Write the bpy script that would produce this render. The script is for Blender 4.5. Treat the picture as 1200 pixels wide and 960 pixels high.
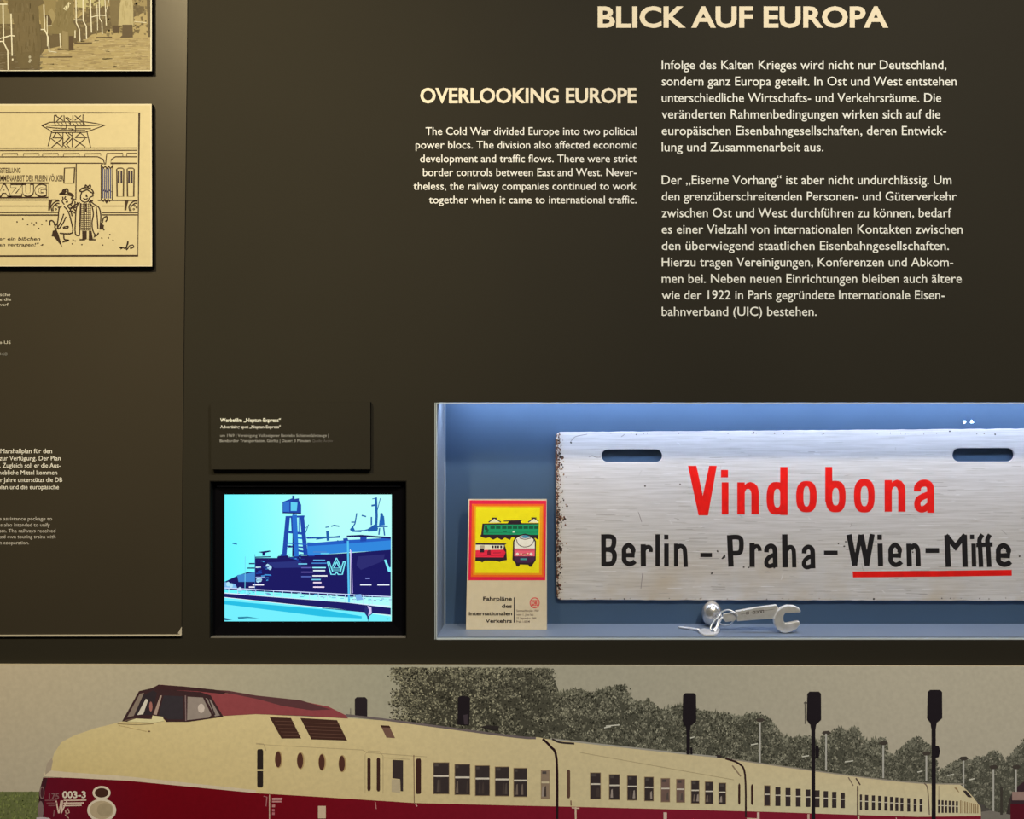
import bpy, bmesh, math, random
from mathutils import Vector

# ------------------------------------------------------------------ camera, world, lights, exposure
C = bpy.context.scene.collection
for o in list(bpy.data.objects): bpy.data.objects.remove(o)
D = 1.5                 # camera to wall, metres
S = 1.6 / 1200          # metres per photo pixel on the wall plane
EYE = 1.5
PX, PY = 660, 480

def at(px, py, y=0.0):
    k = (D + y) / D
    return Vector(((px - PX) * S * k, y, EYE + (PY - py) * S * k))

cam = bpy.data.objects.new('camera', bpy.data.cameras.new('camera'))
C.objects.link(cam)
cam.location = (0, -D, EYE); cam.rotation_euler = (math.pi / 2, 0, 0)
cam.data.sensor_width = 36; cam.data.lens = 36 * D / 1.6
cam.data.shift_x = (600 - PX) / 1200
cam.data.clip_start = 0.01
bpy.context.scene.camera = cam

w = bpy.data.worlds.new('room'); bpy.context.scene.world = w; w.use_nodes = True
w.node_tree.nodes['Background'].inputs[0].default_value = (0.9, 0.8, 0.62, 1)
w.node_tree.nodes['Background'].inputs[1].default_value = 0.05

def light(name, kind, loc, aim, energy, col, **kw):
    l = bpy.data.lights.new(name, kind); l.energy = energy; l.color = col
    for k, v in kw.items(): setattr(l, k, v)
    o = bpy.data.objects.new(name, l); C.objects.link(o); o.location = loc
    o.rotation_euler = (Vector(aim) - Vector(loc)).to_track_quat('-Z', 'Y').to_euler()
    return o
WARM = (1.0, 0.80, 0.50)
light('track_spot', 'SPOT', (-1.0, -1.75, 2.95), (-0.85, 0, 1.98), 205, (1.0, 0.79, 0.44), spot_size=math.radians(54), spot_blend=1.0, shadow_soft_size=0.05)
light('track_spot', 'SPOT', (0.1, -1.7, 3.3), (-0.15, 0, 1.38), 88, (1.0, 0.86, 0.63), spot_size=math.radians(80), spot_blend=0.9, shadow_soft_size=0.07)
light('track_spot', 'SPOT', (0.95, -1.8, 3.3), (0.55, 0, 1.02), 178, (1.0, 0.87, 0.68), spot_size=math.radians(75), spot_blend=0.9, shadow_soft_size=0.07)
# two small lamps far behind the viewer, mirrored in the showcase glass
for px, e in ((1131, 0.8), (1139.5, 2.5)):
    q = at(px, 494.5) - Vector((0, -D, EYE)); q = q * 3
    light('room_lamp', 'POINT', (q.x, -4.5 + D, EYE + q.z), (0, 0, 0), e, (0.85, 0.95, 1.0), shadow_soft_size=0.0045 if e < .5 else 0.0062)

vs = bpy.context.scene.view_settings
vs.view_transform = 'Standard'; vs.look = 'None'; vs.exposure = 0.0; vs.gamma = 1.0; vs.use_curve_mapping = False

# ------------------------------------------------------------------ colour and materials
def lin(c):
    c = c / 255
    return c / 12.92 if c <= 0.04045 else ((c + 0.055) / 1.055) ** 2.4
def rgb(c, L=(1, 1, 1)):
    return tuple(min(0.95, lin(v) / l) for v, l in zip(c, L))

def mat(name, color=(0.5, 0.5, 0.5), rough=0.6, metal=0.0, spec=0.5, bump=0.0, bscale=40, mottle=0.0, mscale=6, stretch=(1, 1, 1), attr=False, emit=None, coat=0.0):
    m = bpy.data.materials.new(name); m.use_nodes = True
    nt = m.node_tree; N = nt.nodes; L = nt.links; b = N['Principled BSDF']
    b.inputs['Base Color'].default_value = (*color, 1)
    b.inputs['Roughness'].default_value = rough; b.inputs['Metallic'].default_value = metal
    b.inputs['Specular IOR Level'].default_value = spec
    b.inputs['Coat Weight'].default_value = coat
    tc = N.new('ShaderNodeTexCoord'); mp = N.new('ShaderNodeMapping'); mp.inputs['Scale'].default_value = stretch
    L.new(tc.outputs['Object'], mp.inputs['Vector'])
    src = None
    if attr:
        a = N.new('ShaderNodeVertexColor'); a.layer_name = 'Col'; src = a.outputs['Color']
        L.new(src, b.inputs['Base Color'])
    if mottle:
        n = N.new('ShaderNodeTexNoise'); n.inputs['Scale'].default_value = mscale; n.inputs['Detail'].default_value = 5
        L.new(mp.outputs[0], n.inputs['Vector'])
        r = N.new('ShaderNodeMapRange'); r.inputs['To Min'].default_value = 1 - mottle; r.inputs['To Max'].default_value = 1 + mottle
        r.inputs['From Min'].default_value = 0.3; r.inputs['From Max'].default_value = 0.7
        L.new(n.outputs['Fac'], r.inputs['Value'])
        v = N.new('ShaderNodeVectorMath'); v.operation = 'SCALE'
        if src is not None: L.new(src, v.inputs[0])
        else: v.inputs[0].default_value = color
        L.new(r.outputs[0], v.inputs['Scale']); L.new(v.outputs[0], b.inputs['Base Color'])
    if bump:
        n = N.new('ShaderNodeTexNoise'); n.inputs['Scale'].default_value = bscale; n.inputs['Detail'].default_value = 4
        L.new(mp.outputs[0], n.inputs['Vector'])
        bp = N.new('ShaderNodeBump'); bp.inputs['Strength'].default_value = bump; bp.inputs['Distance'].default_value = 0.001
        L.new(n.outputs['Fac'], bp.inputs['Height']); L.new(bp.outputs[0], b.inputs['Normal'])
    if emit is not None:
        if attr:
            L.new(src, b.inputs['Emission Color'])
            for l_ in list(b.inputs['Base Color'].links): L.remove(l_)
            b.inputs['Base Color'].default_value = (0.01, 0.01, 0.012, 1)
        else: b.inputs['Emission Color'].default_value = (*color, 1)
        b.inputs['Emission Strength'].default_value = emit
    return m

M = {}
M['wall'] = mat('wall_paint', (0.0245, 0.0232, 0.0182), 0.75, spec=0.15, bump=0.12, bscale=180, mottle=0.05, mscale=3)
M['panel'] = mat('satin_panel', (0.042, 0.0375, 0.029), 0.34, spec=0.24, bump=0.05, bscale=60, mottle=0.04, mscale=3)
M['black'] = mat('black_edge', (0.006, 0.006, 0.006), 0.7, spec=0.1)
M['bezel'] = mat('black_bezel', (0.002, 0.002, 0.004), 0.6, spec=0.05)
M['paleedge'] = mat('pale_board_edge', (0.62, 0.57, 0.45), 0.6)
M['alu'] = mat('aluminium_trim', (0.55, 0.53, 0.46), 0.45, metal=0.0)
M['print'] = mat('printed_photo', rough=0.55, spec=0.2, attr=True, mottle=0.05, mscale=150)
M['paper'] = mat('printed_card', rough=0.5, spec=0.25, attr=True, mottle=0.03, mscale=120)
M['text'] = mat('wall_lettering', rough=0.6, spec=0.2, attr=True)
M['paint'] = mat('sign_lettering_paint', rough=0.35, spec=0.4, attr=True, mottle=0.12, mscale=60, bump=0.1, bscale=200)
M['screen'] = mat('lcd_image', rough=0.3, spec=0.3, attr=True, emit=1.08)
M['case'] = mat('showcase_lining', (0.082, 0.150, 0.275), 0.50, metal=0.5, spec=0.4, mottle=0.05, mscale=5)
M['side'] = mat('showcase_side', (0.20, 0.245, 0.32), 0.5, spec=0.3)
M['casefloor'] = mat('showcase_floor', (0.17, 0.215, 0.31), 0.42, spec=0.4, mottle=0.04, mscale=8)
M['steel'] = mat('nickel_plated_steel', (0.90, 0.90, 0.93), 0.30, metal=0.55, bump=0.15, bscale=250, mottle=0.1, mscale=90)
M['chrome'] = mat('polished_ball', (0.72, 0.71, 0.70), 0.24, metal=0.8, bump=0.1, bscale=120)
M['floor'] = mat('museum_floor', (0.08, 0.075, 0.07), 0.5, mottle=0.2)
M['strip'] = mat('light_strip', (0.72, 0.815, 1.0), emit=39.0)

# ------------------------------------------------------------------ helpers
def tag(o, label=None, cat=None, group=None, kind=None):
    for k, v in (('label', label), ('category', cat), ('group', group), ('kind', kind)):
        if v: o[k] = v
    return o
def empty(name, loc, label, cat, group=None):
    o = bpy.data.objects.new(name, None); C.objects.link(o); o.location = loc; o.empty_display_size = 0.02
    bpy.context.view_layer.update()
    return tag(o, label, cat, group)
def link(name, me, m, parent=None, label=None):
    o = bpy.data.objects.new(name, me); C.objects.link(o)
    if m: me.materials.clear(); me.materials.append(m)
    if parent:
        o.parent = parent; o.matrix_parent_inverse = parent.matrix_basis.inverted() if parent.type == 'EMPTY' else o.matrix_parent_inverse
        if parent.type == 'EMPTY':
            me.transform(parent.matrix_basis.inverted()); o.matrix_parent_inverse.identity()
    if label: o['label'] = label
    return o
def mesh(name, v, f, m, parent=None, smooth=False, label=None):
    me = bpy.data.meshes.new(name); me.from_pydata([tuple(p) for p in v], [], f); me.update()
    bm = bmesh.new(); bm.from_mesh(me); bmesh.ops.recalc_face_normals(bm, faces=bm.faces); bm.to_mesh(me); bm.free()
    if smooth:
        for p in me.polygons: p.use_smooth = True
    return link(name, me, m, parent, label)
def prism(name, front, back, m, parent=None, bevel=0, label=None, segs=2):
    """closed solid from a front outline and a back outline of equal length"""
    n = len(front)
    v = list(front) + list(back)
    f = [tuple(range(n)), tuple(range(2 * n - 1, n - 1, -1))] + [(i, (i + 1) % n, n + (i + 1) % n, n + i) for i in range(n)]
    me = bpy.data.meshes.new(name); me.from_pydata([tuple(p) for p in v], [], f); me.update()
    bm = bmesh.new(); bm.from_mesh(me); bmesh.ops.recalc_face_normals(bm, faces=bm.faces)
    if bevel: bmesh.ops.bevel(bm, geom=[e for e in bm.edges], offset=bevel, segments=segs, affect='EDGES', profile=0.6)
    bm.to_mesh(me); bm.free()
    return link(name, me, m, parent, label)
def box(name, a, b, m, parent=None, bevel=0, label=None):
    x0, y0, z0 = a; x1, y1, z1 = b
    fr = [(x0, y0, z0), (x1, y0, z0), (x1, y0, z1), (x0, y0, z1)]; bk = [(x, y1, z) for x, _, z in fr]
    return prism(name, fr, bk, m, parent, bevel, label)
def pxslab(name, quad, yf, yb, m, parent=None, bevel=0, label=None, segs=2):
    """solid slab whose FRONT outline (pixels of the photo) lies on y=yf; straight back to y=yb"""
    fr = [at(x, y, yf) for x, y in quad]; bk = [Vector((p.x, yb, p.z)) for p in fr]
    return prism(name, fr, bk, m, parent, bevel, label, segs)
def smooth_path(pts, n=5, closed=False):
    if len(pts) < 3: return list(pts)
    out = []; N = len(pts)
    rng = range(N) if closed else range(N - 1)
    for i in rng:
        if closed: p0, p1, p2, p3 = pts[i - 1], pts[i], pts[(i + 1) % N], pts[(i + 2) % N]
        else: p0, p1, p2, p3 = pts[max(i - 1, 0)], pts[i], pts[i + 1], pts[min(i + 2, N - 1)]
        for k in range(n):
            t = k / n
            out.append(tuple(0.5 * (2 * b + (c - a) * t + (2 * a - 5 * b + 4 * c - d) * t * t + (3 * b - a - 3 * c + d) * t ** 3) for a, b, c, d in zip(p0, p1, p2, p3)))
    if not closed: out.append(tuple(pts[-1]))
    return out
def tube(name, pts, r, m, parent=None, closed=False, seg=10, n=5, label=None, flat=1.0):
    P = [Vector(p) for p in smooth_path([tuple(q) for q in pts], n, closed)]
    V = []; F = []; N = len(P); up = Vector((0, -1, 0))
    for i, p in enumerate(P):
        a = P[i - 1] if (i or closed) else P[i]; b = P[(i + 1) % N] if (i < N - 1 or closed) else P[i]
        t = (b - a).normalized(); s = t.cross(up)
        if s.length < 1e-3: s = t.cross(Vector((0, 0, 1)))
        s.normalize(); u = s.cross(t).normalized()
        rr = r(i / (N - 1)) if callable(r) else r
        for k in range(seg):
            A = 2 * math.pi * k / seg; V.append(p + s * math.cos(A) * rr + u * math.sin(A) * rr * flat)
    for i in range(N if closed else N - 1):
        for k in range(seg):
            F.append((i * seg + k, i * seg + (k + 1) % seg, ((i + 1) % N) * seg + (k + 1) % seg, ((i + 1) % N) * seg + k))
    if not closed: F += [tuple(range(seg)), tuple(range((N - 1) * seg, N * seg))]
    return mesh(name, V, F, m, parent, smooth=True, label=label)

# text -> 2D triangles (built-in font), cap height 1, baseline 0
_cap = None
def text2d(s, bold=0.0, spacing=1.0):
    global _cap
    def conv(t, off):
        cu = bpy.data.curves.new('t', 'FONT'); cu.body = t; cu.size = 1; cu.offset = off; cu.space_character = spacing; cu.resolution_u = 3
        cu.fill_mode = 'FRONT' if hasattr(cu, 'fill_mode') else cu.fill_mode
        ob = bpy.data.objects.new('t', cu); C.objects.link(ob); dg = bpy.context.evaluated_depsgraph_get(); dg.update()
        me = bpy.data.meshes.new_from_object(ob.evaluated_get(dg))
        r = [(v.co.x, v.co.y) for v in me.vertices], [tuple(p.vertices) for p in me.polygons]
        bpy.data.objects.remove(ob); bpy.data.curves.remove(cu); bpy.data.meshes.remove(me)
        return r
    if _cap is None: _cap = max(y for _, y in conv('H', 0)[0])
    v, f = conv(s, bold)
    return [(x / _cap, y / _cap) for x, y in v], f

class Canvas:
    """flat printed artwork: coloured shapes in photo pixels on the plane y = depth"""
    def __init__(self, y, gain=(1, 1, 1), step=0.00004, warp=None):
        self.y = y; self.gain = gain; self.step = step; self.v = []; self.f = []; self.c = []; self.L = 0; self.T = (0, 0, 1); self.warp = warp; self.clip = None; self.n = 0; self.cyc = max(4, int(step / 0.000002) - 1); self.hold = False
    def t(self, x, y):
        ox, oy, f = self.T; return ox + x / f, oy + y / f
    def up(self, n=1): self.L += n; return self
    def nx(self): self.n = (self.n + 1) % self.cyc
    def poly(self, pts, col): self.nx(); self.raw(pts, col)
    def raw(self, pts, col):
        i = len(self.v); y = self.y - self.L * self.step - self.n * 0.000002
        for p in pts:
            q = self.t(*p)
            if self.clip:
                q = (min(max(q[0], self.clip[0]), self.clip[2]), min(max(q[1], self.clip[1]), self.clip[3]))
            a = at(q[0], q[1], self.y); a.y = y
            if self.warp: a = self.warp(a)
            self.v.append(a)
        self.f.append(tuple(range(i, i + len(pts))))
        cs = [rgb(k, self.gain) for k in col] if isinstance(col, list) else [rgb(col, self.gain)] * len(pts)
        self.c.append(cs)
    def rect(self, x0, y0, x1, y1, col): self.nx(); self.raw([(x0, y0), (x1, y0), (x1, y1), (x0, y1)], col)
    def ell(self, cx, cy, rx, ry, col, n=20): self.nx(); self.raw([(cx + rx * math.cos(2 * math.pi * k / n), cy + ry * math.sin(2 * math.pi * k / n)) for k in range(n)], col)
    def ring(self, o, i, col, n=32, e=2.6):
        """superellipse ring between rects o and i"""
        def se(r):
            cx, cy, a, b = (r[0] + r[2]) / 2, (r[1] + r[3]) / 2, (r[2] - r[0]) / 2, (r[3] - r[1]) / 2
            out = []
            for k in range(n):
                t = 2 * math.pi * k / n; c, s = math.cos(t), math.sin(t)
                out.append((cx + a * math.copysign(abs(c) ** (2 / e), c), cy + b * math.copysign(abs(s) ** (2 / e), s)))
            return out
        A, B = se(o), se(i); self.nx()
        for k in range(n): self.raw([A[k], A[(k + 1) % n], B[(k + 1) % n], B[k]], col)
    def stroke(self, pts, w, col, smooth=True, closed=False, n=4):
        self.nx(); P = smooth_path(pts, n, closed) if smooth else list(pts)
        N = len(P); off = []
        for i, p in enumerate(P):
            a = P[i - 1] if (i or closed) else p; b = P[(i + 1) % N] if (i < N - 1 or closed) else p
            dx, dy = b[0] - a[0], b[1] - a[1]; l = math.hypot(dx, dy) or 1
            nx, ny = -dy / l, dx / l; m = 1.0
            if 0 < i < N - 1 or closed:
                d1 = (p[0] - a[0], p[1] - a[1]); d2 = (b[0] - p[0], b[1] - p[1]); l1 = math.hypot(*d1) or 1; l2 = math.hypot(*d2) or 1
                ca = max(-1, min(1, (d1[0] * d2[0] + d1[1] * d2[1]) / l1 / l2)); m = 1 / max(0.55, math.sqrt((1 + ca) / 2))
            off.append((nx * w / 2 * m, ny * w / 2 * m))
        for i in range(N if closed else N - 1):
            j = (i + 1) % N
            self.raw([(P[i][0] + off[i][0], P[i][1] + off[i][1]), (P[j][0] + off[j][0], P[j][1] + off[j][1]), (P[j][0] - off[j][0], P[j][1] - off[j][1]), (P[i][0] - off[i][0], P[i][1] - off[i][1])], col)
    def line(self, x0, y0, x1, y1, w, col): self.stroke([(x0, y0), (x1, y1)], w, col, smooth=False)
    def band(self, top, bot, colf, dx=6):
        def ev(P, x):
            for a, b in zip(P, P[1:]):
                if a[0] <= x <= b[0]: return a[1] + (b[1] - a[1]) * (x - a[0]) / ((b[0] - a[0]) or 1)
            return P[-1][1] if x > P[-1][0] else P[0][1]
        self.nx(); xs = sorted(set([p[0] for p in top] + [p[0] for p in bot] + list(range(int(top[0][0]), int(top[-1][0]), dx))))
        xs = [x for x in xs if top[0][0] <= x <= top[-1][0]]
        for a, b in zip(xs, xs[1:]):
            q = [(a, ev(top, a)), (b, ev(top, b)), (b, ev(bot, b)), (a, ev(bot, a))]
            self.raw(q, [colf(*p) if callable(colf) else colf for p in q])
    def text(self, s, x0, x1, base, cap, col, bold=0.0, spacing=1.0, shear=0.0, slope=0.0):
        self.nx(); v, f = text2d(s, bold, spacing)
        a = min(p[0] for p in v); b = max(p[0] for p in v); k = (x1 - x0) / (b - a)
        P = [(x0 + (x - a) * k + y * shear * cap, base - y * cap + slope * (x - a) * k) for x, y in v]
        for q in f: self.raw([P[i] for i in q], col)
    def build(self, name, m, parent=None, label=None):
        me = bpy.data.meshes.new(name); me.from_pydata([tuple(p) for p in self.v], [], self.f); me.update()
        ca = me.color_attributes.new('Col', 'FLOAT_COLOR', 'CORNER'); flat = []
        for cs in self.c:
            for c in cs: flat += [c[0], c[1], c[2], 1.0]
        ca.data.foreach_set('color', flat)
        return link(name, me, m, parent, label)

# ------------------------------------------------------------------ the setting: wall with two openings, floor
TV = (245.5, 563.5, 476.5, 748)          # recess for the monitor
CASE = (509, 471.5, 1388, 750)           # showcase opening
def rect_w(r, y=0):
    a = at(r[0], r[3], y); b = at(r[2], r[1], y); return a.x, a.z, b.x, b.z
holes = [rect_w(TV), rect_w(CASE)]
def wall_mesh():
    W = (-2.2, 0.0, 2.4, 3.2)
    xs = sorted({W[0], W[2]} | {h[i] for h in holes for i in (0, 2)}); zs = sorted({W[1], W[3]} | {h[i] for h in holes for i in (1, 3)})
    v = []; f = []; T = 0.03
    def q(*p): i = len(v); v.extend(p); f.append((i, i + 1, i + 2, i + 3))
    for x0, x1 in zip(xs, xs[1:]):
        for z0, z1 in zip(zs, zs[1:]):
            cx, cz = (x0 + x1) / 2, (z0 + z1) / 2
            if any(h[0] < cx < h[2] and h[1] < cz < h[3] for h in holes): continue
            q((x0, 0, z0), (x1, 0, z0), (x1, 0, z1), (x0, 0, z1)); q((x0, T, z0), (x0, T, z1), (x1, T, z1), (x1, T, z0))
    for h in holes + [W]:
        x0, z0, x1, z1 = h
        q((x0, 0, z0), (x0, T, z0), (x0, T, z1), (x0, 0, z1)); q((x1, 0, z0), (x1, T, z0), (x1, T, z1), (x1, 0, z1))
        q((x0, 0, z0), (x1, 0, z0), (x1, T, z0), (x0, T, z0)); q((x0, 0, z1), (x1, 0, z1), (x1, T, z1), (x0, T, z1))
    me = bpy.data.meshes.new('wall_back'); me.from_pydata(v, [], f); me.update()
    bm = bmesh.new(); bm.from_mesh(me); bmesh.ops.remove_doubles(bm, verts=bm.verts, dist=1e-6); bmesh.ops.recalc_face_normals(bm, faces=bm.faces); bm.to_mesh(me); bm.free()
    return link('wall_back', me, M['wall'])
wall = tag(wall_mesh(), 'dark olive brown exhibition wall with cream lettering and two openings', kind='structure')
tag(box('floor', (-2.2, -4, -0.02), (2.4, 0.0, 0.0), M['floor']), 'dark museum floor', kind='structure')

# ------------------------------------------------------------------ lettering on the wall
GT = (0.78, 0.68, 0.46)
def block(name, lines, cap, col, label, bold=0.0, gain=(0.9, 0.8, 0.62), y=-0.0004, parent=wall, m='text', slope=0.0):
    cv = Canvas(y, gain)
    for s, x0, x1, base in lines: cv.text(s, x0, x1, base, cap, col, bold, slope=slope)
    return cv.build(name, M[m], parent, label)
G0 = (0.89, 0.78, 0.60)
block('title_text', [('BLICK AUF EUROPA', 700.5, 1041, 31.6)], 23.2, (224, 205, 166), 'large cream heading BLICK AUF EUROPA', 0.028, G0)
block('heading_text', [('OVERLOOKING EUROPE', 492.5, 746, 120.3)], 16.6, (224, 207, 172), 'cream heading OVERLOOKING EUROPE', 0.026, G0)
eng = ['The Cold War divided Europe into two political', 'power blocs. The division also affected economic', 'development and traffic flows. There were strict',
       'border controls between East and West. Never-', 'theless, the railway companies continued to work', 'together when it came to international traffic.']
ex = [498.7, 487, 492.3, 495.7, 484.5, 502.7]
block('paragraph_text', [(s, x, 746, 158 + 16.08 * i) for i, (s, x) in enumerate(zip(eng, ex))], 8.9, (224, 217, 199), 'right aligned English paragraph in small cream letters', 0.004, G0)
ger = [('Infolge des Kalten Krieges wird nicht nur Deutschland,', 1109), ('sondern ganz Europa geteilt. In Ost und West entstehen', 1121), ('unterschiedliche Wirtschafts- und Verkehrsräume. Die', 1103),
       ('veränderten Rahmenbedingungen wirken sich auf die', 1102), ('europäischen Eisenbahngesellschaften, deren Entwick-', 1109), ('lung und Zusammenarbeit aus.', 965), None,
       ('Der „Eiserne Vorhang“ ist aber nicht undurchlässig. Um', 1115), ('den grenzüberschreitenden Personen- und Güterverkehr', 1121), ('zwischen Ost und West durchführen zu können, bedarf', 1115),
       ('es einer Vielzahl von internationalen Kontakten zwischen', 1128), ('den überwiegend staatlichen Eisenbahngesellschaften.', 1112), ('Hierzu tragen Vereinigungen, Konferenzen und Abkom-', 1117),
       ('men bei. Neben neuen Einrichtungen bleiben auch ältere', 1127), ('wie der 1922 in Paris gegründete Internationale Eisen-', 1107), ('bahnverband (UIC) bestehen.', 957)]
gl = [(g[0], 775.5, g[1], 81 + 19.27 * i) for i, g in enumerate(ger) if g]
block('paragraph_text', gl[:6], 10.4, (226, 220, 204), 'upper German paragraph beginning Infolge des Kalten Krieges', 0.003, G0)
block('paragraph_text', gl[6:], 10.4, (226, 220, 204), 'lower German paragraph beginning Der Eiserne Vorhang', 0.003, G0)

# ------------------------------------------------------------------ left information panel
info = empty('information_panel', at(0, 746), 'tall olive information panel at the far left with small white text and pale bottom edge', 'panel')
pxslab('panel_sheet', [(-380, -220), (221, -220), (219, 60), (216, 320), (213.5, 560), (212.5, 744.8), (-380, 746)], -0.0022, -0.0002, M['panel'], info)
pxslab('edge_strip', [(-380, 745.2), (212, 743.9), (212, 745.7), (-380, 747)], -0.0045, -0.0024, M['alu'], info, label='thin pale strip along the bottom edge')
# curled corner of the sheet
cc = [(203, 744), (208, 742.5), (212.5, 735), (213, 744.2)]
prism('curled_corner', [at(203, 744.2, -0.0028), at(208.5, 742.3, -0.006), at(212.6, 735, -0.0028), at(212.6, 744.2, -0.0026)],
      [at(203, 744.6, -0.0023), at(208.5, 743, -0.0052), at(213, 735, -0.0024), at(213, 744.6, -0.0024)], M['alu'], info, label='lifted corner of the panel sheet')
y_ = -0.0026
block('body_text', [('den Marshallplan für den', -13, 61, 531.2), ('n zur Verfügung. Der Plan', -6, 71, 539.6), ('s. Zugleich soll er die Aus-', -3, 71, 548), ('rhebliche Mittel kommen', -4, 67, 556.4),
                    ('er Jahre unterstützt die DB', -3, 73, 564.9), ('llplan und die europäische', -5, 69, 573.3)], 5.2, (208, 198, 176), 'German lines on the Marshallplan', 0.004, (0.75, 0.64, 0.47), y_, info)
block('body_text', [('sive assistance package to', -8, 61, 610), ('ans also intended to unify', -5, 58.5, 617.2), ('unism. The railways received', -8, 65, 624.2), ('arted own touring trains with', -6, 65, 631.1), ('an cooperation.', -3, 34, 638.1)], 4.2,
      (168, 158, 142), 'English lines below in smaller letters', 0.002, (0.72, 0.62, 0.47), y_, info)
block('caption_text', [('Deutsche', -14, 12.2, 347), ('Spiele die', -14, 13, 352.6), ('entwarf', -10, 9.8, 358.6), ('Karikatur Archiv time US', -60, 12.5, 403)], 3.4, (178, 165, 130), 'tiny caption lines below the cartoon', 0.004, (0.8, 0.66, 0.4), y_, info)
block('caption_text', [('Inv. 1948', -18, 8.5, 416.6)], 3.0, (110, 103, 84), 'dim tiny caption line', 0.0, (0.8, 0.66, 0.4), y_, info)

# ------------------------------------------------------------------ sepia photograph board, top left
TH = 0.012
pb = empty('photograph_board', at(0, 84), 'sepia photograph board cropped at the top left, passers-by along a white railing', 'picture')
pxslab('board', [(-320, -190), (178, -190), (178, 83.5), (-320, 84.5)], -TH, -0.0023, M['black'], pb, label='black board with deep edge')
cv = Canvas(-TH - 0.0002, (1.20, 0.98, 0.60)); cv.clip = (-320, -190, 177.8, 83.2)
cv.poly([(-320, -190), (178, -190), (178, 83.4), (-320, 84)], (226, 210, 165)); cv.up()
cv.clip = (-319, -189, 176.3, 82.2)
rnd = random.Random(4)
cv.poly([(-320, -190), (177, -190), (177, 83), (-320, 83)], (168, 144, 88)); cv.up()
cv.T = (0, 0, 10.66)
cv.poly([(-3400, -2000), (1900, -2000), (1900, 150), (1660, 130), (1250, 140), (1030, 130), (940, 250), (-3400, 300)], (146, 124, 74)); cv.up()
cv.poly([(-3400, -2000), (1900, -2000), (1900, -600), (-3400, -500)], (186, 168, 112))
cv.poly([(960, -300), (1300, -500), (1300, 80), (960, 130)], (176, 160, 100))
# ground streaks and shadows
cv.poly([(-3400, 290), (500, 300), (940, 250), (1130, 110), (1500, 60), (1800, 80), (1800, 150), (1300, 400), (1150, 430), (1050, 510), (1000, 520), (560, 620), (500, 700), (500, 890), (-3400, 890)], (98, 80, 48)); cv.up()
for i in range(420):
    x = rnd.uniform(520, 1860); y = rnd.uniform(470, 870); y = max(y, 470 + max(0, (1100 - x)) * 0.35)
    l = rnd.uniform(30, 150); g = rnd.uniform(-20, 20)
    cv.line(x, y, x + l, y + rnd.uniform(-8, 6), rnd.uniform(5, 14), (166 + g, 142 + g, 90 + g * .8)); 
cv.up()
for i in range(120):
    x = rnd.uniform(-100, 500); y = rnd.uniform(650, 880); g = rnd.uniform(-14, 22)
    cv.line(x, y, x + rnd.uniform(30, 120), y, rnd.uniform(5, 12), (104 + g, 88 + g, 56 + g))
for (x, y, l) in ((600, 715, 300), (930, 540, 220), (1200, 470, 200), (720, 620, 220)): cv.line(x, y, x + l, y - 4, 16, (86, 68, 40))
cv.up()
# background figures
for k in range(500):
    x = rnd.uniform(-50, 1860); y = rnd.uniform(-20, 420); g = rnd.uniform(-16, 14); l = rnd.uniform(12, 50)
    cv.poly([(x, y), (x + l, y + rnd.uniform(-8, 8)), (x + l * .8, y + l * .9), (x + 3, y + l * .7)], (112 + g, 94 + g, 56 + g * .8))
cv.up()
cv.poly([(0, 60), (90, 60), (95, 160), (160, 150), (215, 145), (200, 250), (150, 300), (0, 300)], (142, 124, 78))
cv.poly([(480, 80), (560, -20), (700, -20), (700, 200), (600, 430), (520, 370)], (134, 114, 66))
cv.poly([(560, 190), (680, 180), (640, 310), (600, 330)], (84, 66, 38)); cv.up()
cv.poly([(690, 190), (700, 60), (760, -60), (880, -80), (920, 60), (915, 280), (960, 350), (950, 470), (900, 480), (920, 620), (860, 640), (780, 620), (760, 430), (620, 420), (610, 380), (680, 230)], (122, 104, 60)); cv.up()
cv.poly([(780, 380), (850, 400), (855, 610), (780, 610)], (142, 122, 76)); cv.poly([(862, 450), (915, 450), (922, 630), (862, 630)], (80, 60, 36)); cv.up()
cv.poly([(860, 25), (885, 45), (835, 140), (790, 110)], (214, 198, 146))
cv.poly([(600, 150), (650, 100), (700, 200), (660, 300), (640, 240)], (150, 130, 80))
# two women at right
cv.poly([(1370, -100), (1500, -100), (1490, 300), (1500, 340), (1400, 350), (1380, 200)], (112, 94, 56)); cv.poly([(1400, 320), (1500, 320), (1495, 410), (1420, 415)], (78, 60, 36))
cv.up()
cv.poly([(1500, 40), (1540, -60), (1640, -60), (1665, 60), (1670, 320), (1480, 320)], (176, 156, 102)); cv.poly([(1530, 310), (1655, 310), (1660, 465), (1500, 470), (1530, 440)], (88, 70, 44))
cv.poly([(1830, -200), (1890, -200), (1890, 460), (1850, 460)], (92, 76, 46)); cv.line(1680, 270, 1830, 285, 10, (208, 190, 140))
# dark coat foreground figure
cv.poly([(110, 150), (90, -100), (470, -100), (560, 40), (480, 80), (500, 370), (520, 560), (500, 700), (480, 860), (430, 870), (400, 790), (380, 860), (250, 860), (180, 640), (160, 400), (190, 300), (215, 260)], (102, 85, 50)); cv.up()
cv.poly([(150, 160), (440, 160), (470, 640), (250, 660)], (108, 90, 54)); cv.up()
for k in range(70):
    x = rnd.uniform(130, 470); y = rnd.uniform(0, 600); g = rnd.uniform(-12, 10); cv.line(x, y, x + rnd.uniform(-14, 14), y + rnd.uniform(40, 130), rnd.uniform(5, 16), (104 + g, 87 + g, 52 + g))
for k in range(60):
    x = rnd.uniform(700, 900); y = rnd.uniform(0, 300); g = rnd.uniform(-14, 14); cv.line(x, y, x + rnd.uniform(-10, 10), y + rnd.uniform(30, 90), rnd.uniform(5, 14), (124 + g, 106 + g, 62 + g))
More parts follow.
